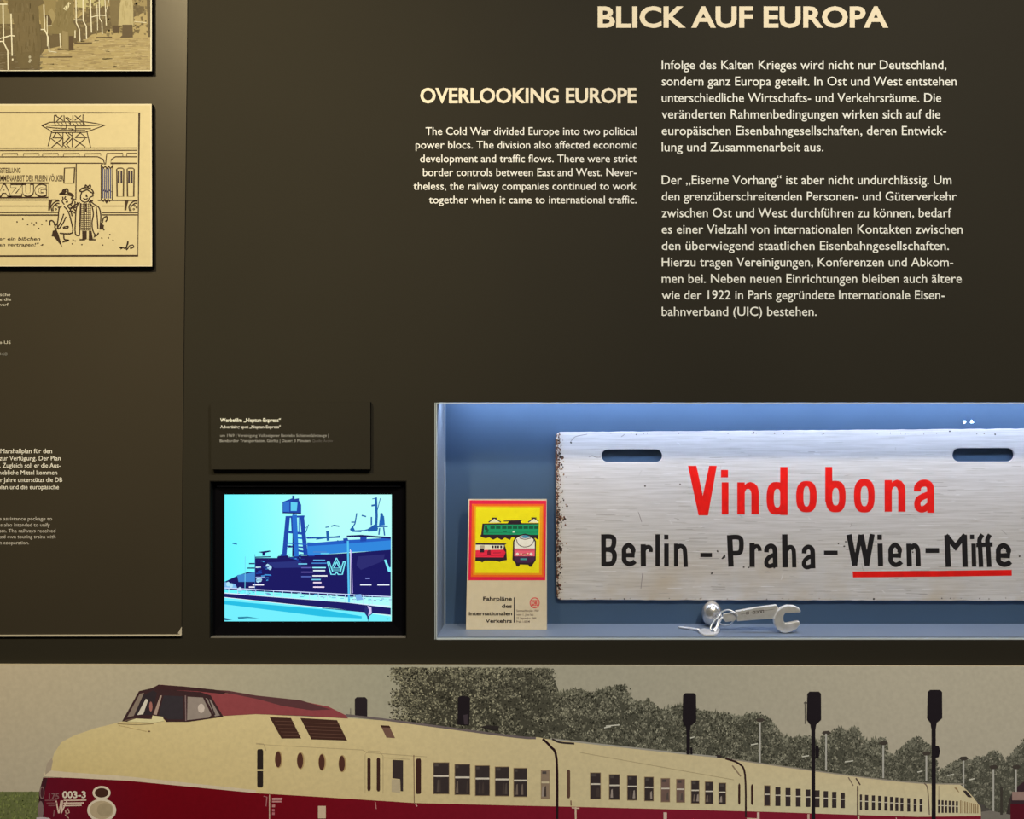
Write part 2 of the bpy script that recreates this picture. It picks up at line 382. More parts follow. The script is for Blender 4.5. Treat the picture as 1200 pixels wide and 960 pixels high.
for k in range(26):
    x = rnd.uniform(1505, 1650); y = rnd.uniform(0, 220); g = rnd.uniform(-16, 12); cv.line(x, y, x + rnd.uniform(-6, 6), y + rnd.uniform(40, 90), rnd.uniform(5, 12), (172 + g, 152 + g, 98 + g))
cv.up()
for p in ((375, 715), (380, 755), (372, 770)): cv.ell(p[0], p[1], 16, 18, (170, 156, 118), 8)
# white bent railings
WHT = (222, 206, 160)
for P, wd in (([(40, 60), (48, 530), (100, 640), (105, 880)], 17), ([(140, 170), (155, 700)], 15), ([(-60, 500), (140, 445), (190, 452)], 14), ([(-60, 520), (45, 520)], 14), ([(-60, 55), (95, 55)], 14), ([(550, 60), (560, 370), (605, 470), (618, 650)], 14), ([(512, 370), (560, 370)], 12), ([(590, 200), (595, 580)], 9), ([(585, 325), (650, 322)], 8),
              ([(750, 420), (760, 600)], 12), ([(925, 250), (1040, 252)], 11), ([(950, -60), (955, 285), (995, 370), (1002, 520)], 13), ([(1038, -60), (1042, 260), (1080, 330), (1084, 490)], 13), ([(1130, -60), (1145, 410)], 13), ([(1145, 215), (1240, 190), (1330, 195)], 11), ([(1215, 60), (1222, 380)], 9), ([(1240, -60), (1245, 230), (1275, 280), (1280, 430)], 11), ([(1310, -60), (1330, 320)], 10), ([(1380, -60), (1320, 170)], 6), ([(615, 640), (710, 655)], 9), ([(940, 380), (940, 480)], 12)):
    cv.stroke([(x, y) for x, y in P], wd, WHT, smooth=False)
cv.ell(160, 745, 11, 14, WHT, 8)
cv.build('photo_print', M['print'], pb, 'sepia print of people beside bent white rails')

# ------------------------------------------------------------------ cartoon board
cb = empty('cartoon_board', at(0, 314), 'cream cartoon board, two men in hats before a railway carriage', 'picture')
pxslab('board', [(-320, 122), (177.7, 121.7), (178.3, 312.6), (-320, 312.6)], -TH, -0.0023, M['black'], cb, label='black board with deep edge')
INK = (58, 38, 22)
cv = Canvas(-TH - 0.0002, (1.38, 1.15, 0.68))
cv.poly([(-320, 122), (177.7, 121.7), (178.3, 312.4), (-320, 312.4)], (238, 216, 155)); cv.up()
cv.poly([(-320, 124), (176, 123.5), (176.5, 311), (-320, 311)], (228, 203, 134)); cv.up(2)
IK = (72, 50, 28)
def S_(pts, w=5, sm=True, col=INK, closed=False): cv.stroke(pts, w * 1.55, col, smooth=sm, closed=closed)
cv.T = (0, 110, 4.3625)
S_([(-1300, 95), (500, 97), (712, 97), (705, 828), (-1300, 832)], 4.5, False)
cv.T = (0, 130, 12)
# tower
B_ = 9
for P in ([(765, 60), (760, 150)], [(900, 60), (905, 150)], [(1025, 60), (1025, 150)], [(1168, 50), (1165, 165)], [(780, 65), (890, 140)], [(880, 65), (795, 150)], [(1050, 65), (1150, 145)], [(1140, 65), (1050, 135)], [(765, 62), (800, 62)], [(920, 90), (990, 160)], [(940, 85), (1000, 130)],
          [(585, 205), (700, 160), (900, 155), (1200, 155), (1350, 175), (1480, 200), (1330, 255), (1200, 300), (740, 305), (680, 260), (585, 205)],
          [(640, 195), (760, 205), (1200, 210), (1400, 200)], [(650, 225), (760, 240), (850, 245)], [(860, 215), (860, 250), (930, 250), (935, 215)], [(960, 250), (1040, 255)], [(740, 270), (1200, 275)], [(1060, 250), (1280, 250)], [(990, 160), (990, 210)], [(1060, 210), (1060, 300)], [(1170, 165), (1170, 210)],
          [(725, 300), (675, 500)], [(740, 380), (880, 380)], [(740, 380), (790, 310)], [(810, 310), (870, 360)], [(885, 310), (885, 500)], [(715, 385), (880, 510)], [(880, 385), (715, 525)], [(925, 310), (985, 370), (885, 470), (945, 530)], [(960, 310), (1010, 350)], [(1020, 380), (935, 475), (990, 530)],
          [(1020, 310), (1015, 510)], [(1055, 375), (1200, 375)], [(1055, 375), (1130, 310), (1200, 365)], [(1035, 390), (1200, 510)], [(1200, 390), (1055, 515)], [(1225, 300), (1275, 515)], [(1200, 380), (1235, 370)]):
    S_(P, B_, False)
cv.up()
cv.ell(605, 205, 20, 12, INK, 8); cv.ell(1450, 202, 24, 12, INK, 8); cv.ell(1020, 262, 14, 14, INK, 8)
for k in range(9): S_([(760 + k * 52, 165), (790 + k * 52, 205)], 6, False)
cv.T = (0, 110, 4.3625)
# carriage
for y in (281, 293): S_([(-1300, y), (702, y - 4)], 3.6, False, IK)
for x0 in (10, 120, 218, 325, 435): S_([(x0, 318), (x0, 307), (x0 + 80, 306), (x0 + 80, 316)], 3, False, IK)
S_([(-1300, 325), (500, 322), (528, 335), (536, 362)], 3.6, False, IK); S_([(-1300, 353), (515, 355), (530, 358)], 3.6, False, IK)
S_([(702, 322), (590, 322), (570, 335), (565, 355), (702, 355)], 3.6, False, IK); S_([(546, 305), (628, 305), (628, 318)], 3, False, IK); S_([(648, 318), (648, 305), (702, 304)], 3, False, IK); S_([(546, 305), (540, 360)], 3, False, IK)
S_([(390, 358), (388, 545)], 3.6, False, IK); S_([(330, 380), (382, 378), (378, 457), (327, 457)], 3.6, False, IK, True)
S_([(518, 360), (518, 545)], 4, False); S_([(577, 360), (575, 545)], 4, False)
for x in (526, 536, 545, 556, 566): S_([(x, 376 + (x % 3) * 4), (x - 1, 535)], 4.0, False, (84, 84, 104))
S_([(520, 370), (530, 380), (538, 370), (547, 383), (556, 370), (565, 382), (575, 370)], 4, False); S_([(522, 500), (535, 490), (545, 505), (556, 490), (570, 502)], 4, False); S_([(526, 552), (536, 540), (545, 556), (553, 540), (562, 552)], 5, False)
for x in (597, 650): S_([(x, 385), (x + 8, 380), (x + 28, 380), (x + 36, 385), (x + 34, 525), (x + 2, 525)], 3.6, False, IK, True); S_([(x + 10, 394), (x + 24, 394), (x + 24, 456), (x + 10, 456)], 4.5, False, (60, 45, 50), True)
S_([(-1300, 543), (300, 543)], 4, False); S_([(500, 545), (704, 545)], 4, False); S_([(-1300, 574), (245, 574)], 3, False, IK); S_([(520, 574), (632, 574)], 3, False, IK)
S_([(-1300, 608), (300, 606)], 4.5, False); S_([(-1300, 620), (296, 620)], 4.5, False); S_([(520, 607), (704, 607)], 4, False); S_([(520, 619), (704, 619)], 4, False)
for x in (248, 638): cv.poly([(x, 546), (x + 20, 546), (x + 12, 570), (x + 8, 596), (x - 2, 596)], IK)
for cx in (292, 690):
    S_([(cx - 30 + 4, 600), (cx - 30, 575), (cx - 10, 552), (cx + 12, 548)], 4); S_([(cx - 20, 600), (cx - 20, 578), (cx, 560), (cx + 12, 562)], 4)
    for dx, dy in ((-2, 572), (-6, 590), (8, 580)): S_([(cx + dx - 4, dy), (cx + dx, dy - 4), (cx + dx + 4, dy), (cx + dx, dy + 4)], 2.5, True, INK, True)
# lettering on the carriage
cv.text('AUSSTELLUNG', -34, 106, 404, 25, IK, 0.02); cv.text('ZUSAMMENARBEIT DER FREIEN VÖLKER', -52, 326, 447, 30, IK, 0.015)
S_([(-400, 455), (248, 457), (247, 530), (-400, 534)], 4, False)
cv.up(); cv.text('AZUG', -14, 240, 522, 56, INK, 0.075, spacing=1.14); cv.up(); cv.text('AZUG', -9.5, 235.5, 517.8, 48, (230, 206, 140), 0.035, spacing=1.165); cv.up()
cv.text('er ein bißchen', -6, 205, 749, 16, INK, 0.012, shear=0.25); cv.text('an vertragen!" -', -6, 216, 779, 16, INK, 0.012, shear=0.25)
# figures (fills hide the lines behind them)
PAP = (230, 205, 138)
cv.T = (50, 210, 9.2308)
cv.up()
cv.poly([(180, 320), (210, 290), (200, 190), (330, 180), (335, 215), (290, 280), (300, 400), (330, 580), (180, 585), (160, 500)], PAP)
cv.poly([(360, 250), (400, 250), (405, 150), (550, 150), (540, 260), (600, 290), (640, 400), (620, 560), (560, 640), (420, 655), (350, 600)], PAP); cv.up()
W_ = 9
for P in ([(180, 160), (260, 165), (330, 190)], [(185, 155), (230, 135), (262, 105), (275, 120), (275, 145)], [(215, 140), (222, 118), (262, 103)], [(262, 148), (300, 150), (325, 170), (335, 190)], [(215, 190), (222, 215), (212, 240), (235, 275)], [(250, 185), (240, 210), (262, 225), (268, 250), (250, 245)], [(325, 195), (310, 210), (345, 222), (320, 240), (322, 262)], [(270, 290), (290, 275), (320, 262)],
          [(210, 290), (180, 320), (170, 420), (160, 505), (180, 545)], [(230, 295), (270, 340), (300, 420), (322, 580), (185, 585)], [(230, 375), (205, 450), (165, 520)], [(255, 405), (225, 470), (180, 540)], [(225, 520), (275, 512), (270, 530), (230, 532), (225, 520)], [(230, 590), (235, 650), (285, 660), (215, 680)],
          [(80, 500), (78, 460), (100, 448), (125, 470), (130, 500)], [(130, 520), (150, 485), (165, 520), (150, 540), (130, 520)],
          [(265, 290), (300, 330), (320, 400)], [(350, 240), (345, 290), (290, 330)], [(300, 270), (345, 330), (360, 345)], [(330, 290), (390, 260), (400, 250)], [(285, 350), (320, 345), (350, 370)], [(375, 250), (372, 300), (300, 310)],
          [(400, 130), (425, 100), (480, 92), (530, 110), (550, 150), (520, 140), (480, 115), (430, 135), (400, 130)], [(460, 90), (465, 65), (490, 80), (515, 62), (520, 90)], [(425, 140), (412, 180), (415, 225), (450, 250), (490, 240), (510, 200), (545, 180), (540, 150)], [(470, 165), (480, 190), (465, 180)], [(440, 205), (465, 220), (490, 205)],
          [(400, 250), (370, 300), (358, 400), (355, 590), (405, 610)], [(410, 260), (405, 400), (400, 600)], [(520, 240), (560, 275), (610, 310), (630, 400), (620, 545)], [(535, 290), (550, 380), (535, 470), (545, 560), (580, 610), (605, 580)], [(580, 300), (590, 400), (600, 540)],
          [(560, 300), (530, 285), (500, 240)], [(645, 470), (660, 420), (695, 405), (695, 440), (680, 460)], [(640, 470), (650, 520), (665, 555)], [(500, 245), (520, 250), (520, 230), (545, 240)],
          [(400, 655), (460, 655)], [(500, 655), (575, 655)]):
    S_(P, W_)
cv.poly([(195, 150), (180, 165), (240, 160), (262, 130), (222, 120)], INK); cv.poly([(262, 150), (300, 150), (330, 185), (290, 172)], INK)
cv.poly([(110, 560), (150, 545), (170, 590), (215, 740), (200, 720), (120, 620), (98, 620)], INK)
cv.poly([(428, 560), (478, 560), (478, 648), (430, 655)], INK); cv.poly([(500, 560), (530, 560), (545, 655), (500, 652)], INK); cv.poly([(550, 640), (600, 600), (560, 600)], INK)
cv.poly([(630, 480), (665, 500), (655, 545), (620, 545)], INK); cv.poly([(455, 260), (480, 265), (480, 360), (455, 360), (465, 310)], INK)
for k in range(9): S_([(412, 385 + k * 21), (525, 385 + k * 21)], 5, False)
for k in range(6): S_([(418 + k * 20, 260), (415 + k * 21, 555)], 5, False)
for k in range(5): S_([(412, 275 + k * 22), (455, 275 + k * 22)], 4, False); S_([(485, 275 + k * 22), (525, 275 + k * 22)], 4, False)
# signature and pebbles
S_([(830, 742), (855, 738), (845, 752), (875, 740), (885, 750), (905, 735), (925, 690), (920, 680), (905, 760), (925, 745), (940, 720), (975, 712), (985, 735), (950, 750), (960, 735)], 7)
for x, y in ((330, 657), (352, 668), (322, 700), (425, 708), (640, 637), (712, 635), (728, 600), (762, 662), (650, 712), (42, 450), (0, 708)): cv.ell(x, y, 9, 7, IK, 8)
cv.T = (0, 200, 9.6)
for x, y in ((193, 577), (257, 547), (312, 606), (358, 588), (385, 612), (408, 585), (437, 650), (472, 604), (522, 564), (477, 835)): cv.ell(x, y, 9, 8, IK, 8)
cv.build('cartoon_print', M['paper'], cb, 'ink line drawing on cream card')

# ------------------------------------------------------------------ caption plate above the monitor
cp = empty('caption_plate', at(340, 551), 'small dark brown caption plate above the monitor', 'caption plate')
pxslab('plate', [(246.8, 471), (434, 471.2), (434, 550.2), (247.5, 550.4)], -0.008, -0.0001, M['black'], cp, label='black core of the plate')
pxslab('face_sheet', [(246.8, 471.1), (434, 471.3), (434, 550), (247.5, 550.2)], -0.0084, -0.00805, M['wall'], cp, label='brown front of the plate')
cv = Canvas(-0.0087, (0.7, 0.6, 0.47))
cv.text('Werbefilm „Neptun-Express“', 258, 329, 494.6, 4.3, (205, 198, 185), 0.02); cv.text('Advertising spot „Neptun-Express“', 258, 329, 502, 3.6, (186, 178, 164), 0.02)
cv.text('um 1969 | Vereinigung Volkseigener Betriebe Schienenfahrzeuge |', 258, 385, 512, 3.3, (138, 132, 122)); cv.text('Bombardier Transportation, Görlitz | Dauer: 3 Minuten', 257.6, 363.5, 518.2, 3.4, (146, 140, 130))
cv.text('Quelle: Archiv', 366, 390, 518.2, 3.0, (84, 78, 72))
cv.build('caption_text', M['text'], cp, 'white caption lines on a film')

# ------------------------------------------------------------------ monitor in its recess
mo = empty('video_monitor', at(361, 748, 0.02), 'black monitor sunk in the wall showing a blue ship film', 'monitor')
a, b = at(245.6, 747.9), at(476.4, 563.6)
RD = 0.020
box('recess_back', (a.x, RD + 0.006, a.z), (b.x, 0.0298, b.z), M['black'], mo)
box('recess_side', (a.x, 0.0004, a.z), (a.x + 0.0012, RD + 0.006, b.z), M['black'], mo); box('recess_side', (b.x - 0.0012, 0.0004, a.z), (b.x, RD + 0.006, b.z), M['black'], mo)
box('recess_top', (a.x + .0013, 0.0004, b.z - 0.0012), (b.x - .0013, RD + 0.006, b.z), M['black'], mo); box('ledge', (a.x + .0013, 0.0004, a.z), (b.x - .0013, RD + 0.0055, a.z + 0.0012), mat('grey_ledge', (0.17, 0.165, 0.16), 0.5), mo, label='narrow grey ledge below the bezel')
o0 = at(247.5, 745.5, 0.012); o1 = at(474.5, 566, 0.012); i0 = at(262, 729, 0.012); i1 = at(458.6, 579.2, 0.012)
def frame(name, o0, o1, i0, i1, yf, yb, m, parent, label=None, bev=0.0):
    O = [(o0.x, o0.z), (o1.x, o0.z), (o1.x, o1.z), (o0.x, o1.z)]; I = [(i0.x, i0.z), (i1.x, i0.z), (i1.x, i1.z), (i0.x, i1.z)]
    v = [(x, yf, z) for x, z in O] + [(x, yf + bev, z) for x, z in I] + [(x, yb, z) for x, z in O] + [(x, yb, z) for x, z in I]; f = []
    for k in range(4):
        j = (k + 1) % 4; f += [(k, j, 4 + j, 4 + k), (8 + k, 12 + k, 12 + j, 8 + j), (k, 8 + k, 8 + j, j), (4 + k, 4 + j, 12 + j, 12 + k)]
    return mesh(name, v, f, m, parent, label=label)
frame('bezel', o0, o1, i0, i1, 0.012, 0.0195, M['bezel'], mo, bev=0.003)
hl = at(254, 570.6, 0.011); hr = at(469.5, 569.6, 0.011)
box('bezel_highlight', (hl.x, 0.0108, hl.z), (hr.x, 0.0119, hr.z), mat('grey_highlight', (0.12, 0.12, 0.15), 0.4), mo, label='thin grey bar in place of the highlight along the bezel top')  # highlight on the monitor top, built as a lighter grey bar
cv = Canvas(0.0165, (1, 1, 1), step=0.00002)
cv.T = (255, 570, 5.714); cv.clip = (261.5, 579, 459, 729.5)
def skyc(x, y):
    t = min(1, max(0, (x - 45) / 700)); u = min(1, max(0, (y - 60) / 500))
    e = 1 if x > 75 else 0.0
    return (95 + 75 * t + 10 * (1 - u), 240 + 12 * t, 246 - 6 * t + 2)
for i in range(14):
    for j in range(10):
        x0, y0 = 40 + i * 80.5, 55 + j * 85.5
        q = [(x0, y0), (x0 + 80.5, y0), (x0 + 80.5, y0 + 85.5), (x0, y0 + 85.5)]; cv.raw(q, [skyc(*p) for p in q])
cv.up()
NV = (10, 10, 92); BL = (28, 100, 190); MB = (18, 66, 165); LT = (150, 240, 250)
# ship hull and roof
cv.poly([(600, 400), (860, 375), (1160, 345), (1160, 430), (900, 440), (600, 465)], (40, 130, 215))
cv.poly([(590, 340), (820, 335), (820, 345), (700, 350), (600, 352)], MB); cv.poly([(600, 375), (660, 378), (600, 383)], MB); cv.poly([(600, 383), (860, 360), (1160, 345), (1160, 362), (860, 385), (600, 402)], (25, 90, 190))
cv.poly([(840, 350), (870, 345), (880, 375), (845, 378)], MB); cv.poly([(955, 335), (1000, 340), (995, 368), (955, 370)], MB); cv.poly([(865, 330), (960, 325), (1160, 340), (1160, 352), (990, 340), (865, 340)], NV)
cv.up()
cv.poly([(250, 480), (430, 480), (560, 465), (900, 445), (1160, 425), (1160, 745), (850, 740), (45, 690), (45, 640), (130, 600), (200, 575), (250, 575)], NV); cv.up()
cv.poly([(330, 510), (560, 500), (560, 545), (380, 548)], (32, 44, 120)); cv.poly([(940, 470), (1120, 455), (1110, 500), (960, 560), (930, 530)], (34, 36, 108)); cv.poly([(130, 595), (250, 575), (250, 640), (140, 640)], (60, 130, 200))
cv.poly([(45, 640), (120, 655), (130, 680), (45, 690)], (120, 180, 230)); cv.up()
for x, y, l, c in ((560, 545, 70, (90, 90, 170)), (560, 575, 80, (100, 90, 170)), (560, 605, 70, (80, 100, 180)), (635, 545, 90, LT), (640, 565, 80, (230, 250, 255)), (635, 600, 100, (245, 250, 255)), (640, 645, 55, (250, 230, 250)), (640, 675, 75, (250, 230, 250)), (630, 625, 60, (120, 200, 230)), (640, 495, 80, (90, 170, 220)), (630, 515, 100, (60, 130, 200)), (955, 660, 75, (230, 240, 255)), (1070, 660, 80, (230, 240, 255)), (990, 617, 30, (120, 130, 200)),
                   (235, 660, 75, (240, 240, 255)), (210, 675, 40, (240, 240, 255)), (255, 610, 60, (150, 170, 220)), (200, 548, 90, NV), (210, 518, 60, NV), (255, 543, 35, (200, 240, 250)), (540, 520, 60, (110, 200, 235)), (690, 450, 60, (90, 200, 235)), (640, 440, 90, (70, 130, 200))): cv.line(x, y, x + l, y, 8, c)
for x, y in ((335, 535), (350, 545), (270, 630), (285, 625), (90, 665), (70, 655), (150, 690)): cv.ell(x, y, 13, 16, (170, 220, 240), 8)
cv.up()
rn = random.Random(2)
for k in range(60):
    x = rn.uniform(250, 330) if k < 25 else rn.uniform(400, 620); y = rn.uniform(460, 640) if k < 25 else rn.uniform(455, 500)
    cv.line(x, y, x + rn.uniform(10, 45), y + rn.uniform(-4, 4), rn.uniform(3, 8), rn.choice([NV, MB, (60, 150, 215), (12, 40, 130)]))
cv.poly([(270, 440), (350, 430), (355, 437), (320, 446), (315, 465), (300, 465), (300, 447)], NV); cv.line(250, 475, 355, 472, 7, NV); cv.line(250, 455, 250, 690, 3, (60, 120, 190))
# crane
cv.poly([(435, 105), (500, 80), (545, 95), (560, 125), (560, 180), (435, 175)], MB); cv.poly([(500, 62), (515, 62), (515, 85), (545, 80), (545, 110), (500, 100)], (15, 60, 150)); cv.poly([(455, 200), (582, 195), (582, 208), (455, 212)], MB)
cv.up(); cv.poly([(490, 105), (535, 110), (530, 165), (490, 165)], (90, 200, 235)); cv.poly([(440, 110), (480, 100), (480, 170), (440, 170)], (40, 110, 200)); cv.line(435, 177, 560, 181, 7, NV)
cv.line(470, 205, 446, 470, 30, MB); cv.line(515, 190, 528, 470, 32, (30, 105, 200)); cv.line(565, 205, 590, 460, 28, MB); cv.line(455, 380, 600, 390, 8, (25, 90, 190)); cv.line(495, 200, 500, 300, 10, MB); cv.line(465, 305, 580, 318, 16, MB); cv.line(455, 400, 590, 410, 10, MB); cv.line(510, 180, 505, 470, 12, NV); cv.line(545, 205, 545, 310, 6, (25, 90, 190))
cv.poly([(470, 410), (485, 395), (500, 410)], NV); cv.line(535, 345, 580, 350, 12, (30, 110, 200)); cv.line(540, 430, 590, 440, 14, MB); cv.line(400, 478, 470, 470, 14, NV)
# deck cranes, masts
for P, wd in (([(932, 180), (920, 250), (895, 290)], 8), ([(895, 240), (920, 240)], 8), ([(975, 300), (1010, 290), (1060, 270)], 10), ([(965, 195), (995, 203)], 9), ([(760, 268), (780, 262), (815, 268)], 9), ([(722, 275), (745, 272)], 7), ([(1060, 75), (1065, 200), (1060, 300)], 16), ([(1030, 130), (1060, 125)], 12), ([(1090, 80), (1070, 160)], 5),
              ([(1095, 180), (1110, 230)], 18), ([(1060, 270), (1140, 268)], 10), ([(1085, 280), (1080, 325)], 9), ([(1112, 275), (1118, 330)], 9), ([(1030, 205), (1030, 260)], 10), ([(610, 255), (590, 310)], 5), ([(735, 300), (740, 365)], 18), ([(640, 345), (720, 342)], 8), ([(660, 355), (820, 333)], 6), ([(800, 365), (810, 368)], 10), ([(100, 382), (130, 388)], 7), ([(580, 290), (600, 270)], 4), ([(1035, 85), (1060, 80)], 5)):
    cv.stroke(P, wd, (20, 90, 165), smooth=False)
cv.poly([(885, 290), (905, 265), (920, 295), (980, 292), (960, 308), (900, 306)], (22, 95, 170)); cv.poly([(1000, 290), (1050, 255), (1075, 280), (1070, 300), (1010, 305)], (22, 85, 165)); cv.poly([(1080, 265), (1090, 190), (1115, 200), (1120, 260)], (22, 95, 180))
cv.up()
cv.line(872, 365, 880, 780, 13, (80, 190, 235)); cv.line(895, 430, 903, 715, 6, (190, 170, 240)); cv.line(185, 470, 183, 720, 4, (110, 210, 240)); cv.line(888, 420, 890, 720, 4, (230, 240, 255))
# crown-shaped W emblem
CE = (120, 230, 245)
for P in ([(735, 508), (760, 590), (790, 590)], [(748, 508), (772, 575)], [(855, 505), (835, 590), (805, 590)], [(842, 508), (820, 575)], [(795, 480), (768, 540)], [(797, 480), (825, 540)], [(797, 505), (780, 545)], [(797, 505), (815, 545)], [(733, 508), (752, 508)], [(838, 506), (857, 506)], [(785, 590), (797, 575), (810, 592)]): cv.stroke(P, 7, CE, smooth=False)
for y in (548, 560, 572): cv.line(765, y, 830, y, 4, CE)
cv.poly([(1115, 492), (1128, 490), (1150, 545), (1160, 540), (1160, 575), (1142, 572)], CE)
# railing, quay, water
cv.up()
cv.poly([(45, 738), (850, 800), (1000, 810), (1000, 845), (850, 825), (45, 745)], (12, 14, 80)); cv.poly([(45, 718), (45, 740), (400, 770), (1160, 865), (1160, 815), (870, 780)], (16, 18, 96))
for y0, y1, c, wd in ((690, 740, (200, 215, 250), 6), (716, 805, (210, 235, 250), 9)): cv.line(45, y0 if y0 > 700 else 680, 1160, y1, wd, c)
for k in range(19):
    x = 75 + k * 60; t = (x - 45) / 1115; cv.line(x, 682 + 58 * t, x, 716 + 88 * t, 5, (180, 220, 245))
for k in range(70):
    x = rn.uniform(50, 1150); t = (x - 45) / 1115; y = 690 + 60 * t + rn.uniform(0, 26); cv.line(x, y, x + rn.uniform(6, 30), y, 4, rn.choice([(60, 160, 210), (150, 220, 240), (110, 120, 190)]))
cv.up()
cv.poly([(45, 750), (870, 830), (1160, 872), (1160, 905), (45, 905)], (110, 232, 246)); cv.up(); cv.poly([(45, 765), (700, 825), (965, 870), (965, 885), (700, 872), (45, 790)], (30, 185, 222))
cv.poly([(135, 875), (200, 872), (280, 885), (200, 882), (140, 890)], (40, 130, 160)); cv.poly([(45, 880), (100, 892), (60, 898), (45, 895)], (30, 90, 130)); cv.line(45, 744, 1160, 862, 4, (220, 240, 250)); cv.line(700, 815, 1160, 858, 5, NV)
cv.up(); cv.poly([(985, 815), (1010, 795), (1035, 810), (1040, 850), (1015, 870), (1008, 905), (1000, 870), (985, 850)], (30, 40, 110)); cv.up(); cv.poly([(1003, 800), (1030, 812), (1032, 850), (1008, 868), (1015, 830)], (205, 190, 235)); cv.ell(1137, 888, 8, 4, NV, 8)
cv.line(1015, 728, 1015, 800, 7, (150, 210, 240)); cv.poly([(920, 725), (960, 722), (975, 760), (930, 765)], (120, 170, 225))
cv.build('screen', M['screen'], mo, 'bright cyan picture of a dockyard crane and dark ship')

# ------------------------------------------------------------------ showcase
CD = 0.0956
case = empty('display_case', at(948, 750, 0.03), 'wide glazed wall showcase with blue-lit lining holding the sign', 'showcase')
fz = at(600, 747).z                      # floor level inside
fl_ = at(512.2, 600).x; fr_ = at(1385, 600).x; zt = at(600, 471.5).z
zc = zt + 0.012
box('back_panel', (fl_ - 0.004, CD, fz - 0.01), (fr_ + 0.004, CD + 0.006, zc + 0.004), M['case'], case)
box('side_panel', (fl_ - 0.005, 0.0305, fz), (fl_, CD, zc), M['side'], case); box('side_panel', (fr_, 0.0305, fz), (fr_ + 0.005, CD, zc), M['side'], case)
box('corner_strip', (fl_ + 0.0002, CD - 0.003, fz + 0.0005), (fl_ + 0.0016, CD - 0.0003, zc - 0.001), mat('pale_corner', (0.42, 0.50, 0.60), 0.5), case, label='pale strip in the back corner')
box('side_lining', (fl_ - 0.0008, 0.004, fz), (fl_, 0.0304, zt - 0.0004), M['side'], case); box('side_lining', (fr_, 0.004, fz), (fr_ + 0.0008, 0.0304, zt - 0.0004), M['side'], case)
box('case_floor', (fl_ - 0.0008, 0.004, fz - 0.004), (fr_ + 0.0008, CD, fz - 0.0), M['casefloor'], case)
box('case_ceiling', (fl_ - 0.005, 0.0305, zc), (fr_ + 0.005, CD, zc + 0.004), M['case'], case)
box('light_strip', (fl_ + 0.01, 0.034, zc - 0.003), (fr_ - 0.01, 0.046, zc - 0.0004), M['strip'], case, label='glowing cool white light strip')
bx0 = at(509.4, 600).x
EDG = mat('polished_glass_edge', (0.55, 0.66, 0.78), 0.25, spec=0.5)
box('glass_edge', (bx0, 0.0003, fz - 0.0035), (bx0 + 0.0011, 0.004, zt - 0.0006), EDG, case); box('glass_edge', (bx0 + 0.0022, 0.0006, fz - 0.0035), (bx0 + 0.0033, 0.004, zt - 0.0006), EDG, case)
box('bottom_edge', (bx0 + 0.0036, 0.0003, fz - 0.0039), (fr_, 0.0038, fz - 0.0018), EDG, case, label='pale lower glass channel')
box('top_edge_reflection', (bx0 + 0.0036, 0.0003, zt - 0.0022), (fr_, 0.003, zt - 0.0006), EDG, case, label='upper glass edge, pale bar in place of its reflection')  # reflection along the top of the opening, put in as a pale bar
g = bpy.data.materials.new('case_glass'); g.use_nodes = True; nt = g.node_tree; nt.nodes.clear()
out = nt.nodes.new('ShaderNodeOutputMaterial'); mx = nt.nodes.new('ShaderNodeMixShader'); tr = nt.nodes.new('ShaderNodeBsdfTransparent'); gl_ = nt.nodes.new('ShaderNodeBsdfGlossy'); ge = nt.nodes.new('ShaderNodeNewGeometry')
def vm(op, *a):
    n = nt.nodes.new('ShaderNodeVectorMath' if op == 'DOT_PRODUCT' else 'ShaderNodeMath'); n.operation = op
    for i, v in enumerate(a):
        if isinstance(v, (int, float)): n.inputs[i].default_value = v
        else: nt.links.new(v, n.inputs[i])
    return n.outputs['Value']
sch = vm('ADD', vm('MULTIPLY', vm('POWER', vm('SUBTRACT', 1.0, vm('ABSOLUTE', vm('DOT_PRODUCT', ge.outputs['Normal'], ge.outputs['Incoming']))), 5.0), 0.95), 0.045)
gl_.inputs['Roughness'].default_value = 0.0; tr.inputs['Color'].default_value = (0.97, 0.985, 0.98, 1)
nt.links.new(sch, mx.inputs[0]); nt.links.new(tr.outputs[0], mx.inputs[1]); nt.links.new(gl_.outputs[0], mx.inputs[2]); nt.links.new(mx.outputs[0], out.inputs['Surface'])
me = bpy.data.meshes.new('glass_pane'); gx = (bx0 + 0.0036, fr_); gz = (fz - 0.0016, zt - 0.0025)
me.from_pydata([(gx[0], 0.0032, gz[0]), (gx[1], 0.0032, gz[0]), (gx[1], 0.0032, gz[1]), (gx[0], 0.0032, gz[1])], [], [(0, 1, 2, 3)])
link('glass_pane', me, g, case, 'clear front glass')
# ------------------------------------------------------------------ destination sign
SY = 0.0885
def sp(x, y): return at(x, y, SY)
def curve_plate(name, outline, holes_, y, th, m, bevel, parent, label=None):
    cu = bpy.data.curves.new(name, 'CURVE'); cu.dimensions = '2D'; cu.fill_mode = 'BOTH'; cu.extrude = th / 2; cu.bevel_depth = bevel; cu.bevel_resolution = 2
    for P in [outline] + holes_:
        s = cu.splines.new('POLY'); s.points.add(len(P) - 1); s.use_cyclic_u = True
        for q, (x, z) in zip(s.points, P): q.co = (x, z, 0, 1)
    ob = bpy.data.objects.new('t', cu); C.objects.link(ob); dg = bpy.context.evaluated_depsgraph_get(); dg.update()
    me = bpy.data.meshes.new_from_object(ob.evaluated_get(dg)); bpy.data.objects.remove(ob)
    for v in me.vertices: v.co = (v.co.x, y + th / 2 + bevel - v.co.z, v.co.y)
    me.flip_normals()
    return link(name, me, m, parent, label)
